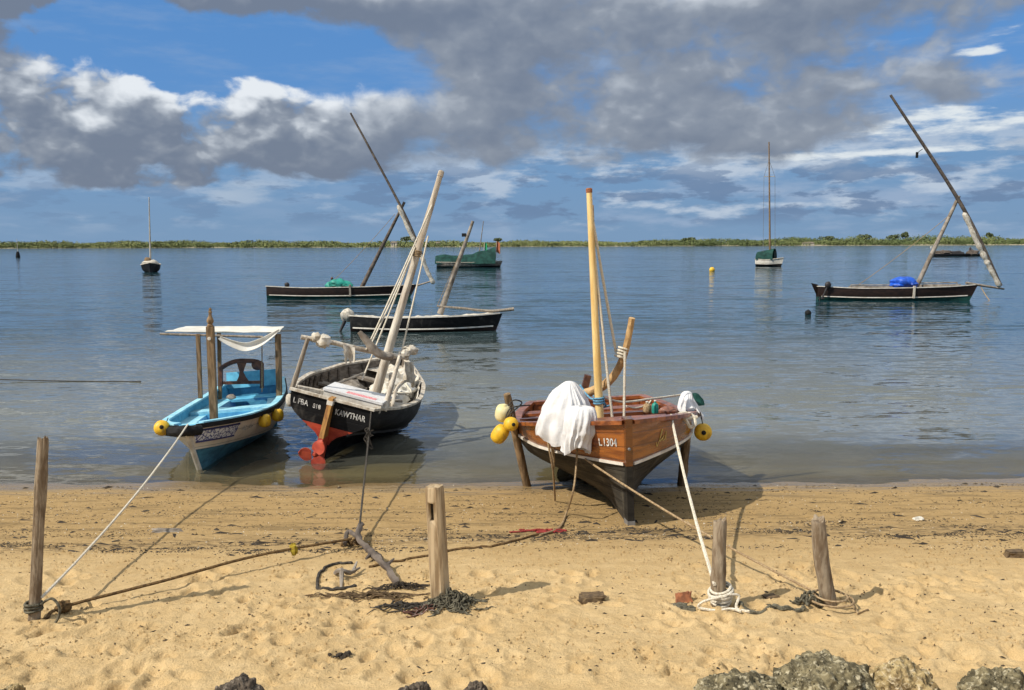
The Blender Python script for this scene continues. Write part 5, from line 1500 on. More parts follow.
spar(at(406, 289, yE), at(432, 281, yE), 0.07, 0.05).build('bowsprit', WOOD_GREY_H, tE, world=True)
MB().bar(hE.P(.60, .5, -1) + Vector((0, -.04, -.1)), hE.P(.60, 1, -1) + Vector((0, -.04, .18)), 0.12, 0.12, up=Vector((1, 0, 0))).build('lee_board', WOOD_GREY_H, tE, smooth=False)
outboard(tE, at(287, 285, yE), 0.85, METAL_DK)
tarp_lump('deck_tarp', 'teal tarpaulin bundled behind the mast of the left dhow', [(at(338, 284, yE - .1), (0.62, 0.5, 0.34), 3.0), (at(345, 285, yE - .1), (0.5, 0.45, 0.24), 6.0), (at(331, 285.5, yE - .1), (0.4, 0.4, 0.24), 8.0)], TEAL_TARP)
rope('fore_stay', 'thin stay rope running from the left dhow mast down toward its stern', sagline(at(395, 214, yE), at(330, 284, yE), 0.1), 0.016, ROPE_TAN)

# the boat between them, with the pale deck cloth
tM, hM, aM, bM = dhow('dark open boat with pale cloth on deck and covered outboard, moored behind the leaning mast', (352, 331), (494, 331), 0.55, [BROWN_HULL, BLACK_HULL, WOOD_GREY_H], heel=-5, beam=0.85, rake=0.35)
yM = aM.y
spar(at(440, 314, yM), at(473, 221, yM), 0.13, 0.06).build('mast', WOOD_GREY_H, tM, world=True)
MB().tube(cr([at(437, 306, yM - .1), at(460, 308, yM - .1), at(490, 311, yM - .1), at(514, 309, yM - .1)], 5), [0.03 + 0.003 * i for i in range(16)], 8, wob=0.2).build('bowsprit', WOOD_GREY, tM, world=True)
outboard(tM, at(347, 316, yM), 1.15, METAL_GR)
MB().ball(at(347.5, 315.0, yM - 0.02), (0.27, 0.21, 0.28), 16, wob=0.25, seed=9).build('outboard_cover', CLOTH_DIRTY, tM, world=True)
P = []
for i in range(41):
    st = 0.03 + 0.92 * i / 40
    row = []
    for j in range(9):
        v = j / 8 * 2 - 1
        p = hM.P(st, 0.97, 1, 0.03).lerp(hM.P(st, 0.97, -1, 0.03), (v + 1) / 2)
        row.append(p + Vector((0, 0, 0.03 + 0.10 * (1 - v * v) * (0.7 + 0.6 * mnoise.noise(Vector((i * 0.22, v, 1)))) + 0.05 * mnoise.noise(Vector((i * 0.5, v * 3, 7))))))
    P.append(row)
o_ = MB().sheet(P, 0.01)
o_.v = [MW[tM.name] @ p for p in o_.v]
tag(o_.build('deck_cloth', CLOTH_DIRTY, loc=aM + Vector((0, 0, .5))), 'dirty white cloth spread along the deck of the dark moored boat', 'cloth')
rope('bow_stay', 'thin rope from the middle boat mast head down to its bow', sagline(at(472, 224, yM), at(437, 306, yM - .1), 0.03), 0.010, ROPE_TAN)
tag(MB().box(at(464, 235, yM), (0.18, 0.1, 0.14)).build('mast_block', BLACK_RUB, smooth=False, loc=at(464, 235, yM)), 'dark pulley block hanging left of the middle boat mast head', 'pulley')

# the tarp covered boat further out
def far_boat(label, cx_px, wl_py, L, beam, zg, mats, theta, sheer=1.25, name='moored_boat', cat='boat', deck=None):
    c = atz(cx_px, wl_py, 0)
    h = Hull(L, [(0, beam * .7), (.3, beam), (.6, beam * .95), (.85, beam * .5), (1, .06)], [(0, zg * 1.1), (.5, zg), (1, zg * sheer)], [(0, -.3), (1, -.3)], F_FULL, F_FULL, F_BOW, rake=0.5, ns=18, nt=6)
    rm = boat_rot(theta)
    t = thing(name, label, cat, c - rm @ Vector((L / 2, 0, 0)), rm)
    h.shell([(0.45, 0), (1.0, 1)], 0.06, 0.6).build('hull', mats, t)
    h.floor(0.95, 0.07, 0.0, 0.96).build('deck', deck or WOOD_GREY_H, t)
    h.strip(1.0, 0.12, 0.10, 0.0, 0.98, stern=True).build('gunwale', deck or WOOD_PALE, t)
    return t, h, c
tG, hG, cG = far_boat('far boat shrouded in a dark green tarpaulin with two small flags', 468, 267.3, 9.4, 1.3, 0.75, [BLACK_HULL, WOOD_GREY_H, WOOD_GREY_H], 4)
yG = cG.y
P = []
for i in range(25):
    u = i / 24
    hh = hermite([(0, 1.7), (.1, 1.9), (.35, 1.75), (.55, 1.9), (.75, 2.4), (.9, 2.7), (1, 3.1)], u)
    row = []
    for j in range(11):
        v = j / 10 * 2 - 1
        x = -4.85 + u * 9.0
        z = 0.55 + (hh - 0.55) * (1 - abs(v) ** 1.7) + 0.10 * mnoise.noise(Vector((u * 9, v * 3, 4)))
        row.append(cG + Vector((x, v * 1.32, z)))
    P.append(row)
tag(MB().sheet(P, 0.02).build('hull_tarp', GREEN_TARP, loc=cG + Vector((0, 0, .6))), 'dark green tarpaulin pulled over the whole far boat', 'tarpaulin')
MB().tube([at(478, 262, yG), at(483.5, 221, yG)], [0.10, 0.05], 8).build('mast', WOOD_GREY_H, tG, world=True)
for nm, lab, pole, fl_, mt in (('signal_flag', 'small green flag standing on the tarped far boat', ((482, 258), (485, 242)), ((485, 242), (487, 250)), GREEN_FLAG), ('signal_flag', 'small orange flag standing at the right end of the tarped far boat', ((496, 258), (496.5, 241)), ((496.5, 241), (500, 252)), ORANGE_FLAG)):
    ft = thing(nm, lab, 'flag', at(*pole[0], yG))
    MB().tube([at(*pole[0], yG) - at(*pole[0], yG), at(*pole[1], yG) - at(*pole[0], yG)], 0.04, 6).build('pole', WOOD_PALE, ft)
    a, b = at(*fl_[0], yG), at(*fl_[1], yG)
    P = [[a.lerp(Vector((b.x, a.y, a.z)), u) + Vector((0, 0.15 * math.sin(u * 5), -(a.z - b.z) * v - 0.3 * u)) - at(*pole[0], yG) for v in (0, .25, .5, .75, 1)] for u in (0, .25, .5, .75, 1)]
    MB().sheet(P, 0.02).build('flag_cloth', mt, ft)

# the far white sloop and the small dark sailing boat
tS, hS, cS = far_boat('far white sloop with a green canopy and tall bare mast', 768.5, 266.3, 3.7, 0.95, 1.0, [BLACK_HULL, WHITE_PAINT, WHITE_PAINT], -38, 1.3)
yS = cS.y
MB().tube([at(770, 262, yS), at(769, 142, yS)], [0.16, 0.09], 8).build('mast', WOOD_BROWN, tS, world=True)
MB().tube([at(764, 176.5, yS), at(775, 176.5, yS)], 0.05, 6).build('spreader', WOOD_PALE, tS, world=True)
P = []
for i in range(9):
    x = 0.15 + 2.6 * i / 8
    P.append([Vector((x, 0.92 * math.cos(math.pi * j / 12), 1.0 + (1.15 + 0.5 * i / 8) * math.sin(math.pi * j / 12) ** 0.8)) for j in range(13)])
MB().sheet(P, 0.04).build('canopy', GREEN_TARP, tS)
tag(rope('shroud', 'thin wire shroud on the left of the far sloop mast', [at(769, 160, yS), at(764, 176.5, yS), at(763, 258, yS)], 0.025, METAL_GR), None, 'rope')
tag(rope('shroud', 'thin wire shroud on the right of the far sloop mast', [at(769, 160, yS), at(775, 176.5, yS), at(775, 258, yS)], 0.025, METAL_GR), None, 'rope')
tK, hK, cK = far_boat('small far sailing boat with a black hull and bare mast on the left', 151, 272, 4.4, 1.2, 0.95, [BLACK_HULL, BLACK_HULL, WHITE_PAINT], -70, 1.3)
yK = cK.y
MB().tube([at(150.5, 262, yK), at(149, 197, yK)], [0.13, 0.06], 8).build('mast', WOOD_PALE, tK, world=True)
MB().ball(cK + Vector((0, 0, 1.15)), (1.0, 1.0, 0.45), 14, wob=0.2, seed=3).build('cabin_cover', CLOTH_DIRTY, tK, world=True)
MB().ball(cK + Vector((-.25, -.3, 1.5)), (0.45, 0.4, 0.4), 10, wob=0.3, seed=5).build('sail_bag', WOOD_BROWN, tK, world=True)

# the low cargo boat far off on the right with a person aboard
tR, hR, cR = far_boat('low dark cargo boat far off near the right shore', 956, 256.2, 12.5, 1.3, 0.55, [BLACK_HULL, METAL_DK, METAL_DK], 2, 1.2, 'cargo_boat', deck=METAL_DK)
yR = cR.y
for k, (dx_, w_, h_, lab) in enumerate(((-3.4, 2.3, 0.75, 'dark heap of cargo at the left end of the low far boat'), (0.2, 1.8, 0.55, 'dark heap of cargo amidships on the low far boat'), (4.0, 1.5, 0.8, 'dark heap of cargo at the right end of the low far boat'))):
    c = cR + Vector((dx_, 0, 0.75))
    tag(MB().ball(c, (w_, 0.9, h_), 16, wob=0.45, seed=k + 2, ws=2).build('cargo_heap', WOOD_DARK if k != 1 else METAL_DK, loc=c), lab, 'cargo')
def person(label, base, mt_body, h=1.75):
    me = bpy.data.meshes.new('body')
    V = [(0, 0, .95), (0, 0, 1.2), (0, 0, 1.42), (0, 0, 1.52), (0, -.02, 1.66), (.10, 0, .90), (.12, -.06, .48), (.12, 0, .05), (-.10, 0, .90), (-.13, .05, .48), (-.13, .03, .05),
         (.19, 0, 1.40), (.27, -.04, 1.13), (.24, -.20, .95), (-.19, 0, 1.40), (-.28, -.02, 1.13), (-.30, -.10, .88)]
    E = [(0, 1), (1, 2), (2, 3), (3, 4), (0, 5), (5, 6), (6, 7), (0, 8), (8, 9), (9, 10), (2, 11), (11, 12), (12, 13), (2, 14), (14, 15), (15, 16)]
    rad = [.14, .13, .14, .06, .10, .10, .07, .05, .10, .07, .05, .07, .05, .04, .07, .05, .04]
    me.from_pydata([Vector(v) * (h / 1.76) for v in V], E, [])
    o = bpy.data.objects.new('person', me); col.objects.link(o)
    o.location = base
    md = o.modifiers.new('skin', 'SKIN')
    for i, r in enumerate(rad): me.skin_vertices[0].data[i].radius = (r, r)
    me.skin_vertices[0].data[0].use_root = True
    o.modifiers.new('sub', 'SUBSURF').levels = 1
    me.materials.append(mt_body)
    tag(o, label, 'person')
    sh = MB().lathe((0, 0, .92), (0, 0, 1), [(.17, 0), (.185, .15), (.175, .3), (.20, .46), (.12, .54)], 12, sq=0.75).build('shirt', SHIRT, o)
    hr = MB().ball((0, 0, 1.70), (0.112, 0.118, 0.09), 10).build('hair', BLACK_RUB, o)
    return o
person('person in dark clothes standing on the low far cargo boat', cR + Vector((3.2, -.4, 0.53)), SKIN, 1.8)

# floats and marks on the water
def float_(name, label, px, py, r, mt, cat):
    c = atz(px, py, 0)
    t = thing(name, label, cat, c)
    MB().ball((0, 0, r * 0.45), r, 16).build('body', mt, t)
    MB().lathe((0, 0, r * 1.42), (0, 0, 1), [(r * .16, 0), (r * .16, r * .14), (r * .08, r * .2)], 8).build('eye', METAL_DK, t)
float_('mooring_buoy', 'yellow orange mooring buoy floating left of the far sloop', 712, 271.2, 0.36, YELLOW_F, 'buoy')
float_('net_float', 'small black float on the water near the right dhow stern', 808, 314.5, 0.16, BLACK_RUB, 'float')
float_('net_float', 'tiny dark float on the water above the left dhow', 332, 279, 0.14, CARVED, 'float')
float_('net_float', 'tiny pale float on the water beyond the right dhow mast', 931, 247.8, 0.55, CLOTH_DIRTY, 'float')
c = atz(18, 257.5, 0)
tm = thing('channel_marker', 'slim channel marker with a dark base at the far left', 'marker', c)
MB().lathe((0, 0, -.2), (0, 0, 1), [(.5, 0), (.62, .4), (.5, 1.2), (.3, 1.9)], 12).build('base', BLACK_RUB, tm)
MB().tube([(0, 0, 1.6), (0, 0, 5.2)], [0.09, 0.06], 8).build('pole', WOOD_PALE, tm)
# ================================================================== posts in the sand
def split_post(name, label, a, b, r0, r1, mt, seed, mid=None):
    """a weathered round post: drying cracks, knots and a chewed top"""
    rg = random.Random(seed)
    a, b = Vector(a), Vector(b)
    ax_ = (b - a).normalized()
    path = cr([a - ax_ * 0.3, a] + ([Vector(mid)] if mid else []) + [b], 16)
    m, n = len(path), 44
    cracks = [(rg.uniform(0, 6.28), rg.uniform(0.05, 0.12), rg.uniform(0.10, 0.24), rg.uniform(0, 1), rg.uniform(0.25, 0.7)) for _ in range(9)]
    knots = [(rg.uniform(0, 6.28), rg.uniform(0.35, 0.95), rg.uniform(0.2, 0.35)) for _ in range(4)]
    u = ax_.orthogonal().normalized(); v = ax_.cross(u)
    vs_, fs = [], []
    for i, p in enumerate(path):
        t = i / (m - 1)
        for k in range(n):
            an = 2 * math.pi * k / n
            g = 1 + 0.16 * mnoise.noise(Vector((math.cos(an) * 0.9, math.sin(an) * 0.9, t * 2.5 + seed))) + 0.06 * mnoise.noise(Vector((math.cos(an) * 3, math.sin(an) * 3, t * 3 + seed)))
            for (ca, cw, cdp, c0, cl) in cracks:
                da = (an - ca - 0.25 * math.sin(t * 4 + ca) + math.pi) % (2 * math.pi) - math.pi
                g -= cdp * math.exp(-(da / cw) ** 2) * math.exp(-((t - c0) / cl) ** 2)
            for (ka, kt, kr) in knots:
                da = (an - ka + math.pi) % (2 * math.pi) - math.pi
                q = (da / 0.45) ** 2 + ((t - kt) / 0.045) ** 2
                g += 0.22 * math.exp(-q) - 0.20 * math.exp(-q * 6)
            r = (r0 + (r1 - r0) * t) * g
            z = (0.035 * mnoise.noise(Vector((math.cos(an) * 2, math.sin(an) * 2, seed))) + 0.02 * math.cos(an + seed)) if i == m - 1 else 0
            vs_.append(p + (u * math.cos(an) + v * math.sin(an)) * r * (0.93 if i == m - 1 else 1) + ax_ * z)
    for i in range(m - 1):
        for k in range(n):
            fs.append((i * n + k, i * n + (k + 1) % n, (i + 1) * n + (k + 1) % n, (i + 1) * n + k))
    vs_.append(path[-1] - ax_ * 0.012)
    for k in range(n):
        fs.append(((m - 1) * n + k, (m - 1) * n + (k + 1) % n, len(vs_) - 1))
    return tag(MB().add(vs_, fs).build(name, mt, loc=a), label, 'post')
split_post('mooring_post', 'tall slim weathered post at the far left of the beach', gp(34, 621), at(43, 438, gp(34, 621).y + 0.05), 0.056, 0.048, POST_BR, 1.5)
split_post('mooring_post', 'short round post wrapped with white rope at its foot', gp(718, 608), at(720, 520, gp(718, 608).y + .02), 0.070, 0.060, POST_BR, 7.5, mid=at(719, 565, gp(718, 608).y))
split_post('mooring_post', 'short knotty post leaning left at the right of the beach', gp(829, 606), at(818, 519, gp(829, 606).y - .02), 0.078, 0.064, POST_BR, 12.5, mid=at(822, 563, gp(829, 606).y))
# squared post with a slot cut through it
b0 = gp(441, 605); t0 = at(434.5, 486, b0.y - 0.02)
pt = thing('squared_post', 'thick squared pale timber post with a slot near its top, centre of the beach', 'post', b0)
ax = (t0 - b0).normalized()
xa = (Vector((1, 0, 0)) - ax * ax.x).normalized()
rotm = Matrix((xa, ax.cross(xa), ax)).transposed() @ Matrix.Rotation(R(-24), 3, 'Z')
hh = (t0 - b0).length
hw_ = 0.072
mbp = MB()
def ring(z, k, jx=0.0):
    c_ = 0.022
    o = []
    for (x, y) in ((-hw_, -hw_ + c_), (-hw_ + c_, -hw_), (hw_ - c_, -hw_), (hw_, -hw_ + c_), (hw_, hw_ - c_), (hw_ - c_, hw_), (-hw_ + c_, hw_), (-hw_, hw_ - c_)):
        g = 1 + 0.05 * mnoise.noise(Vector((x * 9, y * 9, z * 2.2)))
        o.append(rotm @ Vector((x * k * g, y * k * g, z)))
    return o
zs = [-0.3, 0, .2, .4, .6, .8, .95, hh - .05, hh]
zs = [-0.3] + [hh * i / 9 for i in range(9)] + [hh - 0.02, hh]
vs_ = []
for i, z in enumerate(zs):
    vs_ += ring(z, 1.06 - 0.08 * max(0, z) / hh if i < len(zs) - 1 else 0.90)
fs = []
for i in range(len(zs) - 1):
    for k in range(8):
        fs.append((i * 8 + k, i * 8 + (k + 1) % 8, (i + 1) * 8 + (k + 1) % 8, (i + 1) * 8 + k))
fs.append(tuple((len(zs) - 1) * 8 + k for k in range(8)))
fs.append(tuple(range(7, -1, -1)))
mbp.add(vs_, fs)
post_o = mbp.build('timber', WOOD_TAN, pt)
cut = MB().box((0, 0, 0), (0.048, 0.7, 0.165))
cut_o = cut.build('slot_cutter', WOOD_TAN)
cut_o.matrix_world = Matrix.Translation(b0 + rotm @ Vector((-0.008, 0, hh * 0.80))) @ rotm.to_4x4()
md = post_o.modifiers.new('slot', 'BOOLEAN'); md.operation = 'DIFFERENCE'; md.object = cut_o; md.solver = 'EXACT'
bpy.context.view_layer.update()
me_new = bpy.data.meshes.new_from_object(post_o.evaluated_get(bpy.context.evaluated_depsgraph_get()))
post_o.modifiers.clear(); post_o.data = me_new
bpy.data.objects.remove(cut_o)
MB().box(rotm @ Vector((-0.008, -0.020, hh * 0.80)), (0.046, 0.03, 0.158), rotm).build('slot_shade', WEED_DK, pt, smooth=False)  # dark block inside the slot: its shade painted as a near-black piece

# ================================================================== ropes on the beach
def tangle(name, label, cpx, cpy, n, spread, height, r, mt, cat, seed, loops=5):
    rg = random.Random(seed)
    c = gp(cpx, cpy)
    mb = MB()
    for k in range(n):
        pts = []
        a = rg.uniform(0, 6.28); x = rg.gauss(0, spread[0] * .45); y = rg.gauss(0, spread[1] * .45)
        for i in range(loops):
            a += rg.uniform(-1.6, 1.6)
            x += math.cos(a) * spread[0] * 0.22; y += math.sin(a) * spread[1] * 0.22
            q = math.exp(-(x / spread[0]) ** 2 - (y / spread[1]) ** 2)
            pts.append(gz(c.x + x, c.y + y, r + height * q * rg.random()))
        mb.tube(cr(pts, 4), r * rg.uniform(0.7, 1.3), 5)
    return tag(mb.build(name, mt, loc=c), label, cat)
def ground_rope(name, label, px, r, mt, cat='rope', wob=0.0, seed=1):
    pts = [gp(a, b, r * 0.8) for a, b in px]
    pts = cr(pts, 8)
    out = []
    for i, p in enumerate(pts):
        x = p.x + wob * mnoise.noise(Vector((i * 0.3, seed, 0))); y = p.y + wob * mnoise.noise(Vector((i * 0.3, seed, 5)))
        out.append(gz(x, y, r * 0.8))
    return rope(name, label, out, r, mt, cat)
P0 = gp(34, 621)
rope('mooring_rope', 'pale mooring rope from the turquoise boat bow to the tall left post', sagline(MC @ (HC.P(1, 1, 1) + Vector((0.02, 0, 0.03))), at(42, 597, P0.y), 0.10), 0.014, ROPE_W)
lp = MB()
for k in range(3):
    z = 0.13 + k * 0.028
    lp.tube([P0 + Vector((math.cos(i * math.pi / 8) * 0.07 + 0.004, math.sin(i * math.pi / 8) * 0.07, z + 0.004 * math.sin(i + k))) for i in range(17)], 0.013, 6, cap=False)
lp.tube(cr([P0 + Vector((.09, -.03, .19)), P0 + Vector((.20, -.05, .25)), P0 + Vector((.27, -.06, .16)), P0 + Vector((.22, -.06, .03)), P0 + Vector((.08, -.08, .02)), P0 + Vector((-.02, -.10, .02))], 6), 0.012, 6)
tag(lp.build('rope_hitch', ROPE_GRN, loc=P0), 'grey rope hitched with a loop round the foot of the tall left post', 'rope')
kn = gp(64, 613)
anch = gp(352, 547, 0.10)
rope('heavy_rope', 'long brown rope stretched from the tall left post to the driftwood', cr([gp(28, 623, .02), gp(46, 621, .02), kn + Vector((0, 0, .05)), kn.lerp(anch, 0.3) + Vector((0, 0, .06)), kn.lerp(anch, 0.62) + Vector((0, 0, .08)), anch], 8), 0.016, ROPE_BRN)
tag(MB().ball(kn + Vector((0, 0, .05)), (0.075, 0.06, 0.055), 12, wob=0.5, seed=3, ws=2.5).build('rope_knot', ROPE_BRN, loc=kn), 'frayed brown knot in the long rope near the tall left post', 'knot')
yq = kn.lerp(anch, 0.76) + Vector((0, 0, .09))
tag(MB().ball(yq - Vector((0, 0, .04)), (0.045, 0.04, 0.065), 12, wob=0.6, seed=3, ws=2.2).build('yellow_rag', ROPE_YEL, loc=yq), 'small yellow rag tied on the long brown rope', 'rag')
# driftwood branch with rope turns at its head
dw = MB()
D0_, D1_ = gp(350, 546, .06), gp(398, 584, .03)
dw.tube(cr([gp(362, 533, .12), gp(358, 545, .10), gp(372, 558, .07), gp(386, 571, .05), gp(398, 585, .03)], 6), [0.03 + 0.0006 * i for i in range(13)] + [0.04 - 0.0010 * i for i in range(12)], 9, wob=0.9, seed=5, wscale=40)
dw.tube(cr([gp(358, 545, .09), gp(348, 541, .12), gp(345, 548, .05)], 4), 0.025, 7, wob=0.3)
dw.tube([gp(372, 558, .06), gp(366, 563, .05)], [0.03, 0.012], 6, wob=0.3)
dw.tube([gp(386, 571, .06), gp(394, 566, .08)], [0.025, 0.01], 6, wob=0.3)
tag(dw.build('driftwood_branch', WOOD_DARK, loc=gp(372, 558)), 'gnarled grey driftwood branch lying behind the squared post', 'driftwood')
tangle('rope_tangle', 'dark and yellow tangle of rope round the head of the driftwood', 351, 547, 9, (0.16, 0.10), 0.10, 0.012, ROPE_BRN, 'rope', 4)
# lines from the black boat to the beach
q0 = MBm @ (HB.P(0.0, 0.98, -1) + Vector((-0.02, 0.03, 0)))
rope('stern_line', 'dark stern line from the black boat corner down to the driftwood', sagline(q0, gp(359, 541, .10), 0.02), 0.013, ROPE_DK)
rgf = random.Random(3)
fq = at(380, 443, 14.2)
fm = MB()
fp = q0.lerp(gp(359, 541, .10), 0.26)
for k in range(16):
    d = Vector((rgf.gauss(0.02, .05), rgf.gauss(0, .03), rgf.uniform(-.26, .16)))
    fm.tube(cr([fp + Vector((0, 0, rgf.uniform(-.12, .12))), fp + d * 0.6 + Vector((rgf.gauss(0, .03), 0, .02)), fp + d], 3), 0.007, 4)
tag(fm.build('frayed_strands', ROPE_DK, loc=fp), 'frayed strands tied on the dark stern line', 'rope')
# white rope and thin rope of the varnished boat
w0 = at(671, 415, 11.45); w1 = gp(718, 608)
rope('bow_rope', 'thick white rope from the varnished boat rail down to the short round post', sagline(w0, w1 + Vector((-.05, -.06, .20)), 0.10, 24), 0.018, ROPE_W)
wr = MB()
for k in range(6):
    z = 0.03 + 0.028 * (k % 4) + 0.01 * k; rr = 0.088 + 0.010 * (k % 3)
    wr.tube([w1 + Vector((0.02 + math.cos(i * math.pi / 9 + k) * rr, math.sin(i * math.pi / 9 + k) * rr, z + 0.03 * math.sin(i * .35 + k * 1.3))) for i in range(19)], 0.014, 6)
wr.tube(cr([w1 + Vector((-.02, -.12, .10)), w1 + Vector((-.16, -.13, .07)), w1 + Vector((-.20, -.10, .0)), w1 + Vector((-.06, -.17, -.0)), w1 + Vector((.08, -.16, .01)), w1 + Vector((.16, -.22, .01))], 6), 0.013, 6)
wr.tube(cr([w1 + Vector((.08, -.10, .12)), w1 + Vector((.17, -.08, .10)), w1 + Vector((.14, -.12, .0)), w1 + Vector((.24, -.20, .0))], 6), 0.013, 6)
tag(wr.build('rope_hitch', ROPE_W, loc=w1), 'turns of white rope wound round the foot of the short round post', 'rope')
rope('bow_line', 'thin pale rope from the varnished bow to the leaning post on the right', sagline(MA @ (HA.P(.90, 0.69, -1) + Vector((.02, -.03, 0))), gp(815, 600, .05), 0.06), 0.013, ROPE_TAN)
tangle('rope_tangle', 'grey green knot of rope heaped at the foot of the leaning post', 812, 607, 16, (0.16, 0.10), 0.13, 0.011, ROPE_GRN, 'rope', 9)
rope('rope_end', 'pale rope end wound round the foot of the leaning post', [gp(829, 606) + Vector((math.cos(i * .45) * (.11 + .004 * i), math.sin(i * .45) * (.11 + .004 * i), 0.10 - .002 * i)) for i in range(30)] + [gp(858, 613, .012), gp(868, 609, .012)], 0.010, ROPE_TAN)
ground_rope('weedy_rope', 'dark weedy rope lying on the sand between the two right posts', [(735, 610), (752, 612), (770, 611), (790, 612), (806, 611)], 0.022, ROPE_GRN, wob=0.04)
# ropes hanging from the varnished boat down to the sand
rope('hanging_rope', 'tan rope hanging straight from the white cover to the sand', cr([at(547, 432, 11.6), at(549, 448, 11.5), at(553, 470, 11.6), gp(555, 502, .02)], 6), 0.014, ROPE_TAN)
rope('frayed_rope', 'frayed thick end of tan rope beside the hanging rope', cr([at(552, 440, 11.55), at(553, 452, 11.55), at(554, 468, 11.6)], 5), [0.012, 0.022, 0.026, 0.028, 0.026, 0.024, 0.02, 0.02, 0.018, 0.014, 0.012], ROPE_TAN)
rope('hanging_rope', 'tan rope curving from under the white cloth bundle down to the red rag', cr([at(577, 448, 11.3), at(576, 470, 11.2), at(573, 492, 11.0), gp(567, 515, .05), gp(559, 529, .02), gp(540, 537, .02)], 6), 0.013, ROPE_TAN)
ground_rope('ground_rope', 'brown rope snaking over the sand from the red rag past the squared post', [(552, 533), (520, 540), (490, 547), (458, 550), (425, 557), (395, 562), (368, 568)], 0.014, ROPE_BRN, wob=0.06)
ground_rope('ground_rope', 'curved loop of dark rope on the sand left of the driftwood', [(352, 564), (338, 564), (325, 569), (318, 578), (319, 589), (335, 591), (356, 588)], 0.016, ROPE_DK, wob=0.03, seed=4)
tangle('red_rag', 'strip of faded red net cloth lying on the sand by the tan rope', 536, 532, 14, (0.30, 0.06), 0.02, 0.010, RED_CLOTH, 'rag', 2)
# net heaped round the squared post
tangle('fishing_net', 'heap of dark grey green net piled at the foot of the squared post', 452, 608, 90, (0.22, 0.11), 0.15, 0.0065, ROPE_GRN, 'net', 21, 7)
tangle('fishing_net', 'dark strand of net lying on the sand left of the squared post', 408, 608, 40, (0.28, 0.07), 0.06, 0.006, ROPE_DK, 'net', 22, 6)
tangle('fishing_net', 'rust red tangle of net in front of the squared post', 425, 611, 20, (0.20, 0.06), 0.05, 0.006, CARVED, 'net', 23, 6)
tangle('weed_heap', 'long heap of dark dry weed lying between the driftwood and the post', 370, 597, 70, (0.40, 0.07), 0.07, 0.005, WEED_MID, 'seaweed', 24, 5)
tangle('weed_heap', 'small heap of dark dry weed at the lower end of the driftwood', 402, 588, 50, (0.20, 0.07), 0.08, 0.005, WEED_DK, 'seaweed', 25, 5)
tag(MB().tube(cr([gp(335, 575, .02), gp(342, 579, .09), gp(350, 577, .05), gp(360, 574, .07)], 5), [0.02, 0.028, 0.03, 0.026, 0.03, 0.028, 0.024, 0.022, 0.026, 0.03, 0.026, 0.02, 0.018, 0.015, 0.012, 0.01], 7, wob=0.5).tube([gp(342, 579, .08), gp(341, 586, .0)], [0.025, 0.012], 6, wob=0.3).tube([gp(353, 576, .05), gp(357, 570, .09)], [0.02, 0.01], 6).build('driftwood_stick', WOOD_GREY_H, loc=gp(345, 578)), 'short forked driftwood stick inside the loop of dark rope', 'driftwood')
rope('mooring_line', 'dark mooring line lying low over the water at the far left', sagline(atz(-12, 379, 0.06), atz(141, 381.5, 0.01), 0.02), 0.014, ROPE_DK)
# brick, slab and other single finds
def chunk(name, label, px, py, size, mt, cat, rz, seed, tilt=0.0, sink=0.3):
    c = gp(px, py)
    rm = Matrix.Rotation(R(rz), 3, 'Z') @ Matrix.Rotation(R(tilt), 3, 'X')
    bm = bmesh.new(); bmesh.ops.create_cube(bm, size=1.0)
    bmesh.ops.bevel(bm, geom=bm.edges[:], offset=0.12, segments=2, affect='EDGES')
    bmesh.ops.subdivide_edges(bm, edges=bm.edges[:], cuts=1)
    V = []
    for v in bm.verts:
        p = Vector((v.co.x * size[0], v.co.y * size[1], v.co.z * size[2]))
        p *= 1 + 0.55 * mnoise.noise(v.co * 1.6 + Vector((seed, 0, 0)))
        V.append(c + rm @ p + Vector((0, 0, size[2] * (0.5 - sink * .5))))
    Fc = [[v.index for v in f.verts] for f in bm.faces]; bm.free()
    return tag(MB().add(V, Fc).build(name, mt, loc=c), label, cat)
chunk('clay_shard', 'rust brown clay shard tilted on the sand left of the rope wrapped post', 684, 602, (0.15, 0.04, 0.12), RUST, 'shard', 10, 1, -25)
chunk('flat_stone', 'flat grey green slab lying on the sand below the clay shard', 682, 608, (0.24, 0.12, 0.05), ROPE_GRN, 'stone', 4, 2)
chunk('dark_scrap', 'dark square scrap on the sand between the right posts', 771, 598, (0.13, 0.10, 0.02), WEED_MID, 'scrap', 25, 3)
chunk('brown_stone', 'low brown lump on the sand right of the squared post', 592, 600, (0.24, 0.16, 0.07), WEED_MID, 'stone', 10, 4)
chunk('dark_stone', 'dark stone on the sand near the right edge', 1014, 556, (0.20, 0.14, 0.07), WEED_MID, 'stone', 0, 5)
tangle('dark_weed', 'black forked scrap of weed on the trampled sand lower left of the net', 341, 655, 14, (0.09, 0.035), 0.03, 0.010, WEED_DK, 'seaweed', 6, 4)
chunk('drift_plank', 'short dark plank on the firm sand below the turquoise boat', 168, 531, (0.34, 0.10, 0.03), WOOD_GREY_H, 'plank', 5, 7)
chunk('pale_shell', 'pale lump of shell on the wet sand right of the posts', 918, 519, (0.09, 0.07, 0.035), SHELL, 'shell', 0, 8)

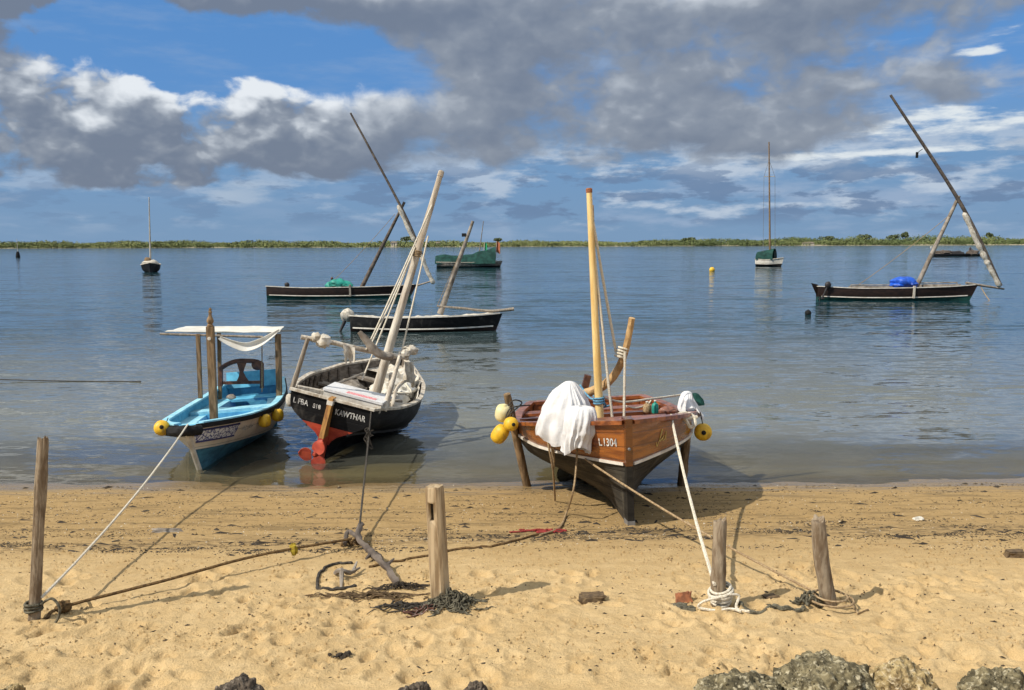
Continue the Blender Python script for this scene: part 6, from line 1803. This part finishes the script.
# ================================================================== foreground rocks
def rock_mat(name, a, b, c):
    mt = bpy.data.materials.new(name); mt.use_nodes = True
    s = NT(mt.node_tree); p = mt.node_tree.nodes['Principled BSDF']
    v = s.n('ShaderNodeTexCoord').outputs['Object']
    n1 = s.noise(v, 6, 7, 0.68, 0.6); n2 = s.noise(v, 22, 6, 0.7, 0.4); vo = s.vor(v, 24)
    cc = s.mix(s.smooth(n1, 0.40, 0.60), a, b)
    cc = s.mix(s.smooth(n2, 0.50, 0.66), cc, c)
    cc = s.mix(s.smooth(vo, 0.28, 0.05), cc, tuple(x * 0.25 for x in a))
    s.put(p.inputs['Base Color'], cc); p.inputs['Roughness'].default_value = 0.92; p.inputs['Specular IOR Level'].default_value = 0.15
    s.put(p.inputs['Normal'], s.bump(s.m('ADD', n2, s.m('MULTIPLY', vo, 0.8)), 0.9, 0.03))
    return mt
RK_G = rock_mat('grey green coral rock', (0.090, 0.076, 0.045), (0.25, 0.21, 0.12), (0.52, 0.46, 0.31))
RK_Y = rock_mat('yellow brown coral rock', (0.20, 0.14, 0.065), (0.46, 0.35, 0.17), (0.64, 0.54, 0.36))
RK_D = rock_mat('dark brown rock', (0.07, 0.055, 0.042), (0.145, 0.115, 0.085), (0.24, 0.20, 0.155))
def rock(label, px, py_top, w_px, mt, seed, y=6.1):
    top = at(px, py_top + 1, y)
    w_ = w_px * y / F / 2 * 1.25
    gzv = HEIGHT(top.x, y)
    h = max(0.10, top.z - gzv)
    bm = bmesh.new(); bmesh.ops.create_icosphere(bm, subdivisions=6, radius=1.0)
    rz = h / 0.9
    V = []
    for v in bm.verts:
        d = v.co.normalized()
        g = 1 + 0.24 * mnoise.fractal(d * 1.35 + Vector((seed, seed * 2.3, 0)), 0.8, 2.0, 3) + 0.10 * mnoise.fractal(d * 4.5 + Vector((0, seed, seed)), 0.7, 2.0, 4)
        cell = mnoise.voronoi(d * 5.0 + Vector((seed, 0, seed)))[0][0]
        g -= 0.10 * max(0, 0.22 - cell) / 0.22
        k = (abs(d.x) ** 2.3 + abs(d.y) ** 2.3 + abs(d.z) ** 2.3) ** (-1 / 2.3)
        V.append(Vector((d.x * w_ * k * g * 0.9, d.y * w_ * 0.85 * k * g, max(-0.5, d.z * k * g * 0.88) * rz)))
    zt = max(p.z for p in V)
    V = [Vector((p.x, p.y, p.z * (h / zt))) for p in V]
    Fc = [[v.index for v in f.verts] for f in bm.faces]; bm.free()
    c = Vector((top.x, y, gzv))
    t = MB().add([p + c for p in V], Fc).build('rock', mt, loc=c)
    return tag(t, label, 'rock')
rock('rough dark brown rock at the bottom left of the beach', 234, 680, 52, RK_D, 1.3)
rock('small dark rock just showing at the bottom edge left of the centre pair', 414, 683, 36, RK_D, 2.6)
rock('small rounded rock at the bottom edge below the squared post', 476, 682, 30, RK_D, 3.7)
rock('grey green rock with a rusty patch, left of the big grey boulder', 742, 672, 78, RK_G, 4.2)
rock('largest grey green pitted boulder at the bottom right', 829, 659, 90, RK_G, 5.9)
rock('yellow brown rough boulder right of the largest grey one', 904, 658, 68, RK_Y, 6.4)
rock('peaked grey rock at the bottom right corner', 996, 665, 62, RK_G, 7.7)
rock('low pale brown rock at the left edge of the bottom', 8, 684, 30, RK_Y, 9.1)

# ================================================================== wrack line, weed scraps and shells: nobody could count them
def scatter(name, label, n, fn, mt, size, seed, flat=0.35, long=2.2, patchy=0.0):
    rg = random.Random(seed)
    vs_, fs = [], []
    for k in range(n):
        for _ in range(40):
            x, y = fn(rg)
            if mnoise.fractal(Vector((x * 0.9, y * 4.5, seed * 3.1)), 0.8, 2.0, 4) > patchy + rg.gauss(0, 0.12): break
        s_ = size * rg.uniform(0.4, 1.6) ; a = rg.uniform(-0.5, 0.5) + (0 if rg.random() < .7 else rg.uniform(0, 3))
        L_ = s_ * rg.uniform(0.8, long); W_ = s_ * rg.uniform(0.25, 0.6)
        m = rg.choice((5, 6, 7))
        z = HEIGHT(x, y)
        b = len(vs_)
        for i in range(m):
            th = 2 * math.pi * i / m; q = rg.uniform(0.6, 1.1)
            u, v = math.cos(th) * L_ * q, math.sin(th) * W_ * q
            vs_.append((x + u * math.cos(a) - v * math.sin(a), y + u * math.sin(a) + v * math.cos(a), z - 0.004 + rg.uniform(0, 0.3) * s_ * flat))
        vs_.append((x + rg.uniform(-.3, .3) * L_, y, z + s_ * flat * rg.uniform(0.5, 1.3) + 0.002))
        for i in range(m):
            fs.append((b + i, b + (i + 1) % m, b + m))
    me = bpy.data.meshes.new(name); me.from_pydata(vs_, [], fs); me.materials.append(mt)
    o = bpy.data.objects.new(name, me); col.objects.link(o)
    return tag(o, label, None, None, 'stuff')
def wrack(rg):
    while True:
        x = rg.uniform(-8, 8)
        if rg.random() < 0.25: return firm(rg)
        d = 0.55 + 0.45 * mnoise.noise(Vector((x * 0.5, 3, 0))) + (0.25 if -3.6 < x < -.6 else 0)
        if rg.random() < d:
            return x, 10.30 + 0.10 * math.sin(x * .8) + 0.06 * x + rg.gauss(0, 0.10 + 0.10 * rg.random()) + (rg.choice((0, 0, 0, 0.5)))
def firm(rg):
    y = rg.uniform(9.8, 13.1)
    return rg.uniform(-.62, .62) * y, y
def streaks(rg):
    y = rg.choice((11.5, 12.1, 12.6, 12.95)) + rg.gauss(0, .07)
    return rg.uniform(-.62, .62) * y, y
def dry(rg):
    y = rg.uniform(6.6, 10.2)
    return rg.uniform(-.62, .62) * y, y
scatter('seaweed_wrack', 'line of dark dried seaweed left across the beach by the tide', 11000, wrack, WEED_DK, 0.013, 1, patchy=0.20)
scatter('seaweed_scraps', 'scraps of brown seaweed strewn over the firm sand', 1500, firm, WEED_MID, 0.013, 2, patchy=0.15)
scatter('weed_streaks', 'thin dark streaks of weed along the wet sand', 1500, streaks, WEED_DK, 0.012, 3, 0.3, 3.5, patchy=0.25)
scatter('dry_litter', 'small dark twigs and leaf litter on the trampled sand', 700, dry, WEED_DK, 0.014, 4, patchy=0.0)
scatter('shell_fragments', 'white shell fragments strewn over the firm sand and tide line', 1700, lambda rg: wrack(rg) if rg.random() < .55 else firm(rg), SHELL, 0.009, 5, 0.5, 1.3, patchy=0.05)
scatter('tide_litter', 'larger dark weed and bark pieces lying along the tide line', 420, wrack, WEED_DK, 0.038, 11, 0.4, 2.6, patchy=0.18)
scatter('sand_pebbles', 'small tan pebbles and clods on the trampled sand', 900, dry, WEED_MID, 0.010, 12, 0.9, 1.2, patchy=0.05)
scatter('sand_clods', 'crumbled sand clods kicked up on the trampled sand', 3600, dry, bpy.data.materials['sand'], 0.014, 13, 1.0, 1.3, patchy=0.02)
